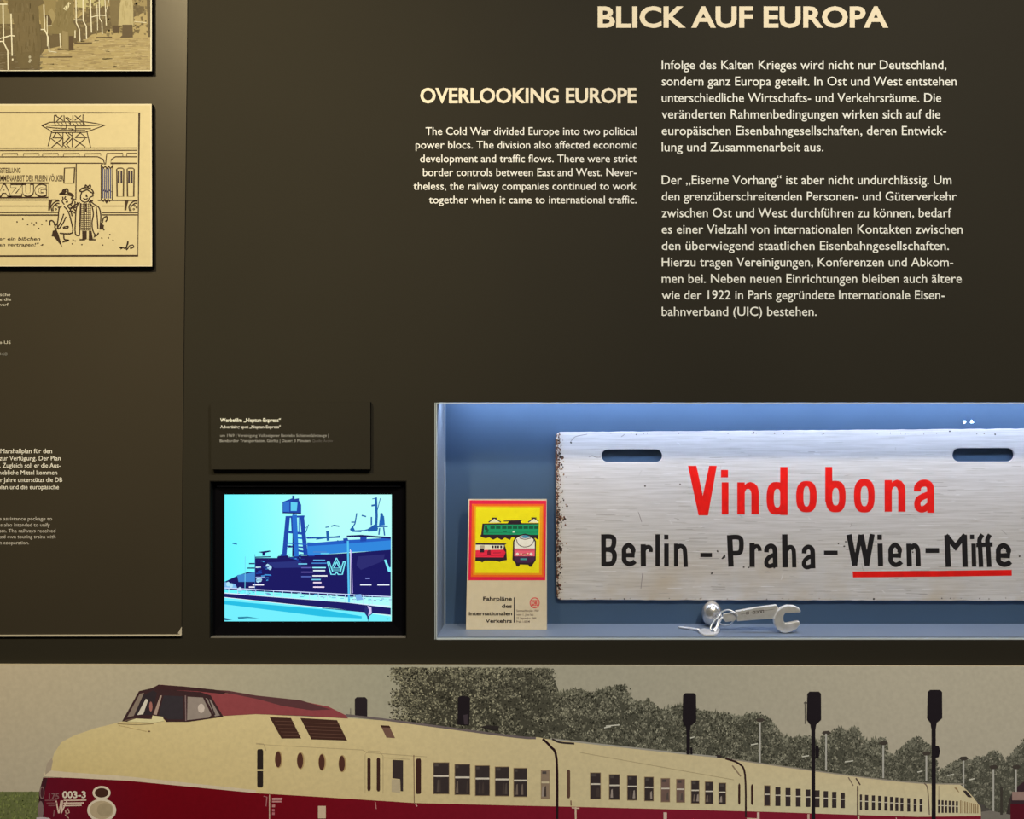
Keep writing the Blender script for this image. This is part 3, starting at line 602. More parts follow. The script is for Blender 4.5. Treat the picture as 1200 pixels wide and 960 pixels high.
def rounded(pts, r, n=5):
    out = []; N = len(pts)
    for i in range(N):
        p = Vector(pts[i]); a = Vector(pts[i - 1]); b = Vector(pts[(i + 1) % N])
        u = (a - p).normalized() * r; v = (b - p).normalized() * r
        for k in range(n + 1):
            t = k / n; out.append(tuple((p + u) * (1 - t) ** 2 + p * 2 * t * (1 - t) + (p + v) * t * t))
    return out
rs = random.Random(7)
base = rounded([(651.5, 507), (1247, 502.6), (1248, 703.8), (652.5, 702.8)], 6)
# roughened outline: small nicks along the edges
dense = []
for p, q in zip(base, base[1:] + base[:1]):
    l = math.dist(p, q); n = max(1, int(l / 7))
    for k in range(n):
        t = k / n; dense.append((p[0] + (q[0] - p[0]) * t + (rs.uniform(-.35, .35) if n > 1 else 0), p[1] + (q[1] - p[1]) * t + (rs.uniform(-.3, .3) if n > 1 else 0)))
conv = lambda P: [(sp(*p).x, sp(*p).z) for p in P]
def slot(x0, y0, x1, y1):
    r = (y1 - y0) / 2; cy = (y0 + y1) / 2; P = []
    for k in range(11): t = math.pi / 2 + math.pi * k / 10; P.append((x0 + r + r * 1.0 * math.cos(t), cy - r * math.sin(t)))
    for k in range(11): t = -math.pi / 2 + math.pi * k / 10; P.append((x1 - r + r * math.cos(t), cy - r * math.sin(t)))
    return P
sm = bpy.data.materials.new('worn_white_enamel'); sm.use_nodes = True; nt = sm.node_tree; N = nt.nodes; L = nt.links; b_ = N['Principled BSDF']
tc = N.new('ShaderNodeTexCoord')
def noise(scale, detail, st, rough=0.55):
    mp = N.new('ShaderNodeMapping'); mp.inputs['Scale'].default_value = st; L.new(tc.outputs['Object'], mp.inputs['Vector'])
    n = N.new('ShaderNodeTexNoise'); n.inputs['Scale'].default_value = scale; n.inputs['Detail'].default_value = detail; n.inputs['Roughness'].default_value = rough; L.new(mp.outputs[0], n.inputs['Vector']); return n.outputs['Fac']
def ramp(f, a, b, o0=0.0, o1=1.0):
    r = N.new('ShaderNodeMapRange'); r.inputs['From Min'].default_value = a; r.inputs['From Max'].default_value = b; r.inputs['To Min'].default_value = o0; r.inputs['To Max'].default_value = o1; L.new(f, r.inputs['Value']); return r.outputs[0]
def mixc(fac, a, b):
    m = N.new('ShaderNodeMix'); m.data_type = 'RGBA'; L.new(fac, m.inputs['Factor'])
    for s, v in ((m.inputs['A'], a), (m.inputs['B'], b)):
        if isinstance(v, tuple): s.default_value = (*v, 1)
        else: L.new(v, s)
    return m.outputs['Result']
def mth(op, a, b):
    m = N.new('ShaderNodeMath'); m.operation = op
    for s, v in ((m.inputs[0], a), (m.inputs[1], b)):
        if isinstance(v, (int, float)): s.default_value = v
        else: L.new(v, s)
    return m.outputs[0]
sx = N.new('ShaderNodeSeparateXYZ'); L.new(tc.outputs['Object'], sx.inputs[0])
c1 = mixc(ramp(noise(230, 5, (0.05, 1, 1.4)), 0.34, 0.62), (0.53, 0.52, 0.545), (0.66, 0.65, 0.685))           # brushed horizontal streaks
c1 = mixc(ramp(noise(420, 3, (0.05, 1, 1)), 0.58, 0.74, 0, 0.45), c1, (0.36, 0.32, 0.29))
stain = mth('MULTIPLY', ramp(noise(9, 4, (1, 1, 1)), 0.45, 0.75), ramp(sx.outputs['Z'], 0.12, 0.0))
c1 = mixc(mth('MULTIPLY', stain, 0.75), c1, (0.50, 0.40, 0.26))
edge = ramp(sx.outputs['X'], 0.016, 0.0)                                                                       # left border, metres from the plate's left edge
chip = mth('GREATER_THAN', mth('ADD', noise(230, 5, (1, 1, 1), 0.7), mth('MULTIPLY', edge, 0.30)), 0.735)
c1 = mixc(mth('MULTIPLY', edge, 0.5), c1, (0.52, 0.46, 0.36))
rust = mixc(noise(160, 3, (1, 1, 1)), (0.02, 0.016, 0.014), (0.22, 0.08, 0.05))
c1 = mixc(chip, c1, rust)
# small scattered pits
vo = N.new('ShaderNodeTexVoronoi'); vo.inputs['Scale'].default_value = 34; L.new(tc.outputs['Object'], vo.inputs['Vector'])
pit = mth('MULTIPLY', mth('LESS_THAN', vo.outputs['Distance'], 0.045), mth('GREATER_THAN', noise(14, 2, (1, 1, 1)), 0.58))
c1 = mixc(pit, c1, (0.05, 0.04, 0.04))
L.new(c1, b_.inputs['Base Color']); b_.inputs['Roughness'].default_value = 0.42; b_.inputs['Specular IOR Level'].default_value = 0.35
bp = N.new('ShaderNodeBump'); bp.inputs['Strength'].default_value = 0.16; bp.inputs['Distance'].default_value = 0.0005
L.new(mth('SUBTRACT', noise(240, 4, (0.08, 1, 1.3)), mth('MULTIPLY', chip, 0.8)), bp.inputs['Height']); L.new(bp.outputs[0], b_.inputs['Normal'])

sign = empty('destination_sign', sp(651.5, 703), 'long worn white train destination sign lettered Vindobona Berlin - Praha - Wien-Mitte', 'sign')
curve_plate('plate', conv(dense), [conv(slot(704.3, 526.4, 776.6, 542.2)), conv(slot(1115.7, 524.9, 1188.8, 541.7))], SY, 0.0022, sm, 0.0007, sign, 'white enamelled plate with two oblong slots and rusty left edge')
for px in (740, 1152):
    a = at(px - 5, 560, 0.092); b = at(px + 5, 590, 0.092)
    box('spacer', (a.x, 0.0923, b.z), (b.x, CD - 0.0002, a.z), M['steel'], sign, label='spacer holding the plate off the back')
GS = (0.92, 0.88, 0.86)
RED = (226, 24, 20); BLK = (30, 27, 30)
cv = Canvas(SY - 0.00012, GS, step=0.00003)
def letter_V():
    cv.T = (790, 535, 7.5)
    cv.poly([(122, 82), (196, 82), (252, 345), (308, 82), (375, 82), (298, 518), (215, 518)], RED)
    cv.rect(412, 118, 474, 185, RED); cv.rect(418, 228, 478, 510, RED)
    def n_(x0, x1, top, bot, w):
        cv.rect(x0, top, x0 + w, bot, RED)
        h = (x1 - x0)
        cv.poly([(x0 + w, top + 22), (x0 + w + 18, top + 6), (x0 + h * .60, top - 4), (x0 + h * .80, top + 8), (x0 + h * .94, top + 38), (x1, top + 85), (x1, bot), (x1 - w, bot), (x1 - w, top + 95), (x1 - w - 10, top + 66), (x1 - w - 26, top + 56), (x0 + w + 12, top + 62), (x0 + w, top + 90)], RED)
    n_(555, 745, 228, 510, 66)
    cv.ring((812, 224, 985, 512), (876, 285, 936, 450), RED); cv.rect(932, 92, 998, 515, RED)
    cv.ring((1072, 216, 1254, 492), (1136, 262, 1192, 440), RED)
    cv.T = (950, 535, 7.5)
    cv.rect(128, 92, 190, 400, RED); cv.ring((130, 214, 308, 492), (190, 276, 250, 432), RED)
    cv.ring((380, 198, 563, 494), (440, 260, 506, 438), RED)
    n_(650, 833, 208, 486, 64)
    cv.stroke([(938, 306), (942, 268), (968, 242), (1008, 235), (1040, 250), (1054, 290), (1055, 400), (1056, 496)], 62, RED)
    cv.stroke([(1050, 330), (990, 352), (950, 378), (938, 412), (944, 448), (972, 466), (1004, 458), (1040, 430)], 56, RED)
letter_V()
LET = cv; cv = Canvas(SY - 0.00012, GS, step=0.00003)
def K(P, w, sm=True): cv.stroke(P, w, BLK, smooth=sm)
def e_(x, y0, w, h, t):
    K([(x + t / 2, y0 + h * .53), (x + w - t / 2, y0 + h * .53), (x + w - t / 2, y0 + h * .30)], t * .85, False)
    K([(x + w - t / 2, y0 + h * .40), (x + w - t * .55, y0 + h * .25), (x + w * .5, y0 + t / 2), (x + t * .55, y0 + h * .25), (x + t / 2, y0 + h * .5), (x + t * .55, y0 + h * .76), (x + w * .5, y0 + h - t / 2), (x + w * .8, y0 + h * .86), (x + w * .97, y0 + h * .78)], t)
cv.T = (690, 615, 7.5)
K([(129, 85), (131, 365)], 42, False); K([(129, 106), (190, 106), (218, 122), (221, 160), (210, 200), (180, 216), (129, 218)], 42); K([(129, 216), (190, 222), (220, 245), (226, 290), (210, 334), (180, 346), (129, 346)], 42)
e_(290, 158, 120, 208, 42)
K([(478, 172), (480, 366)], 46, False); K([(485, 225), (505, 200), (530, 195), (545, 212), (545, 240)], 34)
K([(605, 85), (605, 365)], 40, False); cv.rect(662, 88, 700, 130, BLK); cv.rect(662, 166, 703, 366, BLK)
K([(767, 166), (767, 368)], 36, False); K([(775, 205), (800, 186), (830, 196), (845, 230), (852, 372)], 38)
cv.rect(980, 248, 1083, 285, BLK)
cv.build('word_lettering', M['paint'], sign, 'black painted word Berlin and dash'); cv = Canvas(SY - 0.00012, GS, step=0.00003); cv.T = (690, 615, 7.5)
cv.poly([(1070, 425), (1095, 418), (1080, 440)], BLK); cv.poly([(1165, 300), (1190, 265), (1200, 262), (1200, 290), (1175, 303)], BLK)
cv.T = (840, 615, 7.5)
K([(113, 92), (125, 370)], 48, False); K([(118, 112), (180, 110), (212, 130), (216, 190), (208, 235), (180, 250), (130, 250)], 42)
K([(310, 160), (311, 372)], 46, False); K([(320, 215), (335, 192), (358, 188), (374, 206), (378, 232)], 34)
for x0, y0 in ((414, 165), (745, 175)):
    K([(x0 + 22, y0 + 78), (x0 + 28, y0 + 40), (x0 + 60, y0 + 21), (x0 + 90, y0 + 38), (x0 + 98, y0 + 75), (x0 + 99, y0 + 140), (x0 + 101, y0 + 210)], 42)
    K([(x0 + 96, y0 + 98), (x0 + 50, y0 + 118), (x0 + 24, y0 + 150), (x0 + 24, y0 + 185), (x0 + 50, y0 + 200), (x0 + 90, y0 + 186)], 38)
K([(597, 85), (601, 376)], 50, False); K([(612, 225), (640, 197), (664, 205), (677, 240), (681, 376)], 38)
cv.rect(942, 228, 1062, 265, BLK)
for p in ((237, 374), (280, 376), (505, 380), (1133, 150), (1120, 190)): cv.ell(p[0], p[1], 9, 6, BLK, 8)
cv.build('word_lettering', M['paint'], sign, 'black painted word Praha, slightly chipped, and dash'); cv = Canvas(SY - 0.00012, GS, step=0.00003)
cv.T = (990, 610, 5.714)
for P, wd in (([(28, 95), (68, 303)], 36), ([(68, 303), (106, 95)], 28), ([(110, 95), (150, 303)], 34), ([(146, 303), (184, 92)], 34)): K(P, wd, False)
cv.rect(218, 95, 249, 130, BLK); K([(236, 155), (240, 306)], 35, False)
e_(292, 148, 90, 165, 31)
K([(428, 155), (433, 308)], 34, False); K([(440, 192), (462, 168), (482, 180), (490, 215), (493, 306)], 32)
cv.rect(540, 185, 632, 218, BLK)
K([(684, 98), (693, 312)], 36, False); K([(800, 96), (806, 312)], 36, False); K([(676, 100), (742, 178), (806, 96)], 34, False)
cv.rect(838, 95, 866, 126, BLK); K([(862, 155), (866, 310)], 30, False)
K([(922, 95), (902, 130), (906, 180), (913, 312)], 31); K([(972, 95), (955, 130), (960, 180), (968, 312)], 31); cv.poly([(880, 150), (990, 146), (990, 176), (880, 180)], BLK)
e_(1012, 150, 101, 162, 34)
LET.build('word_lettering', M['paint'], sign, 'red painted word Vindobona')
cv.build('word_lettering', M['paint'], sign, 'black painted words Wien-Mitte')
cv = Canvas(SY - 0.00012, GS, step=0.00003); cv.T = (990, 610, 5.714)
cv.poly([(52, 342), (600, 338), (1118, 331), (1119, 370), (600, 377), (55, 382)], RED)
cv.build('underline', M['paint'], sign, 'red line under Wien-Mitte')

# chipped paint, scratches and grime on the plate
cv = Canvas(SY - 0.00006, GS, step=0.00002); cv.cyc = 12; re_ = random.Random(21)
def chip_at(x, y, r_, c):
    n = 7; cv.poly([(x + r_ * re_.uniform(.5, 1.2) * math.cos(6.283 * k / n), y + r_ * re_.uniform(.5, 1.3) * math.sin(6.283 * k / n)) for k in range(n)], c)
CH = [(34, 26, 24), (52, 36, 30), (96, 56, 44), (28, 24, 26), (120, 92, 70), (150, 120, 96)]
for k in range(230):
    y = re_.uniform(512, 698); x = 652.6 + re_.expovariate(1 / 2.3)
    if x < 666: chip_at(x, y, re_.uniform(.4, 1.3), re_.choice(CH))
for cx, cy, n, sp_ in ((655.5, 607, 10, 2.6), (656, 643, 18, 3.4), (654.5, 655, 9, 2.2), (655, 546, 8, 2.0), (655, 535, 6, 2), (656, 690, 7, 2.5), (659, 609, 5, 2)):
    for k in range(n): chip_at(max(653.5, cx + re_.gauss(0, sp_ * .7)), cy + re_.gauss(0, sp_), re_.uniform(.6, 1.9), re_.choice(CH[:4]))
for k in range(60):
    x = re_.uniform(660, 1240); y = re_.choice([re_.uniform(507.5, 509), re_.uniform(701, 702.3)]); chip_at(x, y + (.3 - (x - 650) / 1500 if y < 600 else 0), re_.uniform(.3, .9), re_.choice(CH))
for x, y in ((732, 702), (1024, 702), (1113, 505.5), (756, 569.5), (669, 519), (1166, 509), (841, 646), (1195, 652)): chip_at(x, y, 1.2, CH[0])
for k in range(300):
    x = re_.uniform(662, 1240); y = re_.uniform(512, 698); l = re_.uniform(4, 26); t = re_.uniform(-.03, .03) if k % 7 else re_.uniform(-1.5, 1.5); l = l if k % 7 else l * .35
    if y < 546 and (x < 785 or x > 1085): continue
    g_ = re_.uniform(140, 172); cv.line(x, y, x + l * math.cos(t), y + l * math.sin(t), re_.uniform(.25, .6), (g_, g_ - 4, g_ - 4) if k % 3 else (222, 218, 222))
for P in ([(668, 519), (674, 512), (688, 509)], [(690, 536), (694, 534), (698, 536), (704, 536)], [(732, 505 + 4), (728, 512)], [(753, 672), (751, 690)], [(748, 600), (752, 612)]): cv.stroke(P, .6, (110, 104, 108))
cv.build('paint_wear', M['paint'], sign, 'chips and scratches, densest along the left edge')['kind'] = 'stuff'

# ------------------------------------------------------------------ timetable booklet
BY = 0.050
bz = fz + 0.0003
tilt = math.radians(4)
def lean(p):   # stands on its lower edge, top leaning back
    h = p.z - bz; d = p.y - BY
    return Vector((p.x, BY + h * math.sin(tilt) + d * math.cos(tilt), bz + h * math.cos(tilt) - d * math.sin(tilt) * 0 + 0.0))
bk = empty('timetable_booklet', at(593, 738.5, BY), 'upright railway timetable booklet with red and yellow train cover', 'booklet')
out_ = [(546, 738.6), (641, 738.6), (640.4, 586.0), (547.8, 586.0)]
def bslab(name, q, y0, y1, m, label=None):
    f = []; b2 = []
    for x, y in q:
        p = at(x, y, BY); p.z = max(p.z, bz); f.append(lean(Vector((p.x, y0, p.z)))); b2.append(lean(Vector((p.x, y1, p.z))))
    return prism(name, f, b2, m, bk, label=label)
CARD = mat('booklet_card', (0.55, 0.50, 0.42), 0.6)
bslab('front_cover', out_, BY, BY + 0.0005, CARD)
bslab('page_block', [(547, 738.2), (640.2, 738.2), (639.6, 586.8), (548.6, 586.8)], BY + 0.0006, BY + 0.0066, mat('page_edges', (0.6, 0.57, 0.5), 0.8))
bslab('back_cover', out_, BY + 0.0067, BY + 0.0072, CARD)
cv = Canvas(BY - 0.0002, (0.80, 0.78, 0.80), step=0.00003, warp=lean); cv.T = (530, 570, 5.054)
cv.poly([(81, 848), (558, 850), (558, 84), (92, 84)], (200, 188, 170)); cv.up()
cv.poly([(93, 560), (551, 560), (556, 88), (97, 86)], (214, 26, 72)); cv.up()
cv.poly([(108, 540), (541, 541), (546, 108), (111, 108)], (238, 96, 28)); cv.up()
cv.poly([(122, 527), (530, 528), (534, 121), (124, 120)], (222, 150, 30)); cv.up()
cv.poly([(133, 516), (514, 517), (518, 128), (136, 127)], (226, 214, 22)); cv.up()
DK = (42, 26, 44)
# green locomotive
cv.poly([(160, 298), (168, 290), (175, 225), (325, 222), (335, 210), (400, 208), (410, 222), (512, 222), (510, 322), (490, 310), (470, 320), (350, 305), (340, 322), (310, 308), (290, 322), (265, 308), (240, 320), (215, 306), (195, 312), (175, 306)], DK); cv.up()
cv.poly([(180, 290), (186, 232), (510, 229), (510, 292)], (22, 150, 108)); cv.poly([(212, 216), (245, 194), (285, 216), (275, 218), (222, 219)], (240, 225, 200)); cv.poly([(448, 218), (482, 194), (510, 212), (508, 219)], (240, 225, 200)); cv.up()
for P in ([(212, 216), (246, 192), (285, 216)], [(230, 192), (262, 192)], [(448, 216), (482, 192), (510, 210)], [(466, 191), (498, 191)], [(302, 210), (410, 206)]): cv.stroke(P, 6, DK, smooth=False)
for x in (222, 256, 292, 324, 356, 388, 420, 452, 484): cv.poly([(x, 240), (x + 27, 240), (x + 27, 256), (x, 256)], (20, 84, 62))
cv.poly([(190, 240), (202, 236), (204, 262), (190, 262)], DK); cv.poly([(205, 250), (214, 262), (205, 285), (196, 272)], (16, 90, 60)); cv.line(182, 278, 510, 276, 3, (20, 110, 82)); cv.rect(355, 268, 368, 278, (210, 235, 220)); cv.rect(300, 272, 320, 276, (10, 90, 66))
# red railbus
cv.poly([(136, 340), (320, 342), (308, 352), (318, 380), (322, 440), (290, 445), (280, 452), (255, 444), (190, 444), (175, 455), (160, 445), (134, 446)], DK); cv.up()
cv.poly([(136, 350), (305, 352), (300, 378), (135, 382)], (240, 228, 214)); cv.poly([(135, 382), (302, 378), (314, 395), (302, 425), (134, 424)], (222, 40, 74)); cv.up()
for x in (232, 248, 264, 282): cv.rect(x, 355, x + 11, 370, DK)
cv.rect(160, 354, 188, 372, (170, 160, 150)); cv.rect(162, 372, 186, 395, DK); cv.poly([(205, 390), (212, 380), (224, 380), (226, 412), (205, 412)], (120, 20, 50)); cv.line(135, 412, 305, 412, 3, (160, 20, 50)); cv.line(240, 398, 285, 397, 4, (150, 30, 60))
# rounded express railcar, front view
cv.up(); cv.poly([(358, 330), (372, 305), (400, 290), (430, 284), (460, 292), (484, 308), (495, 330), (494, 440), (474, 470), (470, 480), (455, 480), (450, 468), (400, 466), (394, 478), (378, 476), (374, 460), (355, 438)], DK); cv.up()
cv.poly([(366, 332), (378, 312), (402, 298), (430, 292), (456, 300), (478, 316), (488, 334), (488, 372), (366, 372)], (238, 230, 224)); cv.poly([(366, 374), (488, 374), (488, 418), (366, 418)], (222, 96, 126)); cv.poly([(366, 420), (488, 420), (486, 440), (470, 456), (384, 456), (366, 438)], (66, 34, 74)); cv.up()
cv.poly([(396, 306), (415, 296), (430, 292), (446, 296), (464, 306), (430, 312)], (70, 140, 190)); cv.stroke([(378, 318), (388, 345), (410, 360), (432, 363), (455, 358), (475, 342), (484, 318)], 4, (60, 40, 60)); cv.stroke([(396, 310), (430, 318), (466, 310)], 4, DK)
for x in (384, 466): cv.ell(x, 405, 9, 9, (250, 240, 235), 10)
cv.stroke([(402, 402), (425, 410), (450, 400)], 6, (250, 225, 190)); cv.stroke([(400, 412), (428, 404), (452, 412)], 5, (170, 50, 60)); cv.rect(402, 430, 440, 440, (60, 150, 160)); cv.line(372, 382, 484, 382, 3, (170, 50, 80))
# lettering
for s, x0, x1, yb in (('Fahrpläne', 182, 353, 678), ('des', 292, 353, 721), ('internationalen', 98, 354, 765), ('Verkehrs', 196, 353, 808)): cv.text(s, x0, x1, yb, 21, (34, 24, 30), 0.022)
cv.rect(364, 660, 371, 808, (50, 40, 45))
for s, x1, yb in (('Sommerfahrplan 1969', 512, 744), ('vom 1. Juni bis', 480, 767), ('27. September 1969', 497, 788), ('Preis 1,00 M', 458, 808)): cv.text(s, 380, x1, yb, 12, (96, 78, 72), 0.006)
cv.stroke([(488 + 27 * math.cos(a * math.pi / 8), 692 + 29 * math.sin(a * math.pi / 8)) for a in range(16)], 5, (214, 70, 76), closed=True); cv.text('DR', 472, 504, 705, 24, (206, 60, 66), 0.03); cv.stroke([(470, 678), (506, 678), (506, 708), (470, 708)], 3, (214, 80, 84), smooth=False, closed=True)
cv.poly([(500, 560), (518, 560), (516, 848), (498, 848)], (186, 172, 154)) if False else None
cv.build('cover_print', M['paper'], bk, 'red, orange and yellow cover picture of three trains')

# ------------------------------------------------------------------ plated spanner key on a ring with ball
tool = empty('carriage_key', at(870, 741, 0.045), 'plated carriage key spanner chained to a small key and round ball', 'tool')
FL = fz
def ft(X, Y, y=0.045): return at(780 + X / 6.667, 690 + Y / 6.667, y)
def fprism(name, P, y0, y1, bev, label=None, m='steel', dz=0):
    fr = [ft(X, Y, y0) for X, Y in P]; lo = min(p.z for p in fr)
    bk_ = [Vector((p.x, y1, p.z)) for p in fr]
    return prism(name, fr, bk_, M[m], tool, bev, label, 3)
shift = max(0.0, FL + 0.0003 - ft(960, 350, 0.042).z)
fprism('handle', [(548, 178), (700, 150), (868, 128), (882, 150), (872, 190), (850, 236), (700, 245), (560, 256), (556, 215)], 0.0290, 0.0375, 0.0011, 'tapered flat handle with stamped marks')
fprism('jaw', [(862, 205), (880, 170), (905, 148), (950, 131), (1005, 134), (1045, 152), (1060, 178), (1052, 190), (935, 193), (922, 215), (922, 250), (938, 274), (1045, 254), (1054, 280), (1025, 316), (985, 338), (940, 350), (905, 344), (872, 318), (848, 275), (845, 235)], 0.0250, 0.0350, 0.0021, 'open spanner jaw')
cv = Canvas(0.0289, (0.9, 0.9, 0.9)); cv.T = (780, 690, 6.667)
for x in (640, 690, 712, 735, 757): cv.stroke([(x - 8, 182 - (x - 640) * .1), (x + 8, 180 - (x - 640) * .1), (x + 8, 198 - (x - 640) * .1), (x - 8, 200 - (x - 640) * .1)], 5, (96, 92, 96), smooth=False, closed=(x != 712))
cv.line(588, 200, 850, 160, 3, (150, 148, 150))
cv.build('stamp_marks', M['text'], tool, 'faint stamped characters')
# lug, ring, chain link, ball, small key
fprism('lug', [(452, 200), (520, 186), (552, 196), (560, 230), (540, 252), (470, 262), (450, 240)], 0.0315, 0.036, 0.001, 'flat lug')
RR = 0.0012
def onfloor(X, Y, h):
    """point h above the showcase floor on the line of sight to crop pixel X, Y"""
    px, py = 780 + X / 6.667, 690 + Y / 6.667
    k = (EYE - FL - h) / S / (py - PY)
    return at(px, py, k * D - D)
tube('ring', [ft(410, 212, 0.046), ft(440, 182, 0.038), ft(490, 166, 0.030), ft(545, 190, 0.028), ft(558, 215, 0.030), ft(532, 248, 0.040), ft(500, 282, 0.050), ft(440, 280, 0.054), ft(412, 250, 0.050)], RR, M['steel'], tool, closed=True)
tube('chain_link', [ft(432, 205, 0.040), ft(400, 232, 0.038), ft(366, 272, 0.036), ft(350, 312, 0.032), ft(372, 322, 0.030), ft(402, 288, 0.034), ft(434, 242, 0.040)], RR * .9, M['steel'], tool, closed=True)
tube('chain_link', [ft(450, 222, 0.035), ft(424, 250, 0.034), ft(408, 292, 0.030), ft(396, 322, 0.025), ft(380, 332, 0.024), ft(398, 298, 0.030), ft(412, 252, 0.035)], RR * .9, M['steel'], tool, closed=True)
bmm = bmesh.new(); bmesh.ops.create_uvsphere(bmm, u_segments=40, v_segments=24, radius=1)
BYY = 0.0775; c = ft(361, 190, BYY); rx = 12 * S * (D + BYY) / D; rz = 14.4 * S * (D + BYY) / D; c.z = FL + rz + 0.0002
for v in bmm.verts: v.co = c + Vector((v.co.x * rx, v.co.y * rx, v.co.z * rz))
me = bpy.data.meshes.new('ball'); bmm.to_mesh(me); bmm.free()
for p in me.polygons: p.use_smooth = True
link('ball', me, M['chrome'], tool, 'polished egg-round ball')
tube('ball_loop', [Vector((c.x + rx * .85, BYY - .007, c.z)), ft(425, 190, 0.058), ft(438, 222, 0.05), Vector((c.x + rx * .8, BYY - .009, c.z - 0.006))], RR, M['steel'], tool)
tube('key_shaft', [onfloor(100, 301, 0.0020), onfloor(180, 309, 0.0024), onfloor(262, 322, 0.0028)], lambda t: 0.0015 + 0.0008 * t, M['steel'], tool, seg=12, label='thin tapering key shaft')
KH = [(250, 318), (300, 308), (345, 314), (356, 336), (385, 338), (396, 318), (416, 298), (424, 318), (408, 345), (378, 358), (300, 358), (268, 344)]
up_ = [onfloor(x, y, 0.0034) for x, y in KH]
prism('key_head', up_, [Vector((p.x, p.y, FL + 0.0003)) for p in up_], M['steel'], tool, 0.0007, 'forked key head lying flat')

# ------------------------------------------------------------------ large train photograph below
PT = 0.008
mu = empty('train_mural', at(600, 1190), 'wide colour photograph of a red and cream diesel train along the bottom', 'picture')
pxslab('board', [(-420, 778.6), (1700, 782.6), (1700, 1190), (-420, 1190)], -PT, -0.0002, M['paleedge'], mu, label='mounting board with pale edge')
GM = (0.64, 0.55, 0.39)
cv = Canvas(-PT - 0.0002, GM, step=0.00003)
def mix3(a, b, t): t = min(1, max(0, t)); return tuple(x + (y - x) * t for x, y in zip(a, b))
def sky(x, y):
    c = mix3((170, 155, 125), (150, 144, 118), x / 450) if x < 450 else mix3((150, 144, 118), (172, 161, 132), (x - 450) / 600)
    return mix3(c, (178, 166, 138), (y - 780) / 300)
TOP = lambda x: 778.9 + (x / 1200) * 2.3
for i in range(36):
    for j in range(4):
        x0, x1 = -420 + i * 59, -361 + i * 59; f = lambda x, j: TOP(x) + (940 - TOP(x)) * j / 4
        q = [(x0, f(x0, j)), (x1, f(x1, j)), (x1, f(x1, j + 1)), (x0, f(x0, j + 1))]; cv.raw(q, [sky(*p) for p in q])
cv.up()
cv.poly([(-420, 928), (60, 928), (60, 1190), (-420, 1190)], (98, 102, 60)); cv.poly([(60, 928), (1700, 928), (1700, 1190), (60, 1190)], (80, 74, 64)); cv.up()
rg = random.Random(11)
for k in range(900):
    x = rg.uniform(-60, 60); y = rg.uniform(929, 985); g_ = rg.uniform(-22, 26); cv.poly([(x, y), (x + 1.5, y - 3), (x + 2.5, y)], (98 + g_, 104 + g_, 56 + g_ * .6))
cv.T = (0, 0, 1)
# trees: outline in photo pixels
tl = [(458, 786), (462, 782), (480, 781.2), (640, 781.4), (648, 786), (642, 806), (660, 812), (674, 808), (690, 812), (707, 808), (716, 806), (730, 804), (742, 824), (760, 822), (775, 834), (795, 825), (806, 824), (820, 834), (838, 836), (862, 840), (885, 836), (900, 842), (915, 862), (946, 864), (960, 870), (975, 856), (984, 852), (992, 860), (1002, 850), (1010, 868), (1034, 866), (1046, 888), (1060, 875), (1075, 862), (1090, 876), (1100, 905), (1120, 892), (1148, 888), (1168, 880), (1178, 892), (1200, 868), (1260, 850), (1700, 840)]
tb = [(458, 850), (600, 868), (850, 895), (1000, 918), (1130, 930), (1180, 960), (1260, 975), (1700, 975)]
def ev(P, x):
    for a, b in zip(P, P[1:]):
        if a[0] <= x <= b[0]: return a[1] + (b[1] - a[1]) * (x - a[0]) / ((b[0] - a[0]) or 1)
    return P[-1][1]
def tcol(x):
    return mix3((62, 58, 44), (78, 76, 60), (x - 480) / 300)
cv.band([(x, y + 7) for x, y in [(478, 781)] + tl if x >= 478] , tb, lambda x, y: tcol(x), dx=10); cv.up(); cv.cyc = 90
def leaf(x, y, a, l, w_, col):
    dx, dy = math.cos(a) * l, -math.sin(a) * l; nx, ny = -dy / l * w_, dx / l * w_
    if y + min(0, dy) < TOP(x) + 2.0: return
    cv.poly([(x, y), (x + dx * .5 + nx, y + dy * .5 + ny), (x + dx, y + dy), (x + dx * .5 - nx, y + dy * .5 - ny)], col)
for k in range(2000):
    cx = rg.uniform(462, 1212) if k > 90 else rg.uniform(462, 495); y0 = ev(tl, cx) + 4; y1 = ev(tb, cx)
    cy = y0 + (y1 - y0) * (rg.random() ** 1.1 if k % 3 else 0) + rg.uniform(-2, 3)
    near = cx < 600; R_ = rg.uniform(3.5, 8) if near else rg.uniform(2.5, 6.5)
    R_ *= 1 - 0.35 * min(1, max(0, (cx - 850) / 300))
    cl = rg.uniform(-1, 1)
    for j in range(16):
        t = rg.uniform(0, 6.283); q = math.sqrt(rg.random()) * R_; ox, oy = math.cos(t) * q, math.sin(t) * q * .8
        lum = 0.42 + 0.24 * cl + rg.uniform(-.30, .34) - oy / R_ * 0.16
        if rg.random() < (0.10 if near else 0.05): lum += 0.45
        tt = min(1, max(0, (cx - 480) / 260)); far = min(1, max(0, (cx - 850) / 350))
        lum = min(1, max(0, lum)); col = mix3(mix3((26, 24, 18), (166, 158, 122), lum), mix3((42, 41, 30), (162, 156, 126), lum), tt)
        col = mix3(col, (112, 108, 90), far * .38)
        a = rg.uniform(0.7, 2.3) if not near else rg.uniform(0, 3.14)
        leaf(cx + ox, cy + oy, a, rg.uniform(1.6, 3.8) * (1 if near else .9), rg.uniform(.6, 1.25), col)
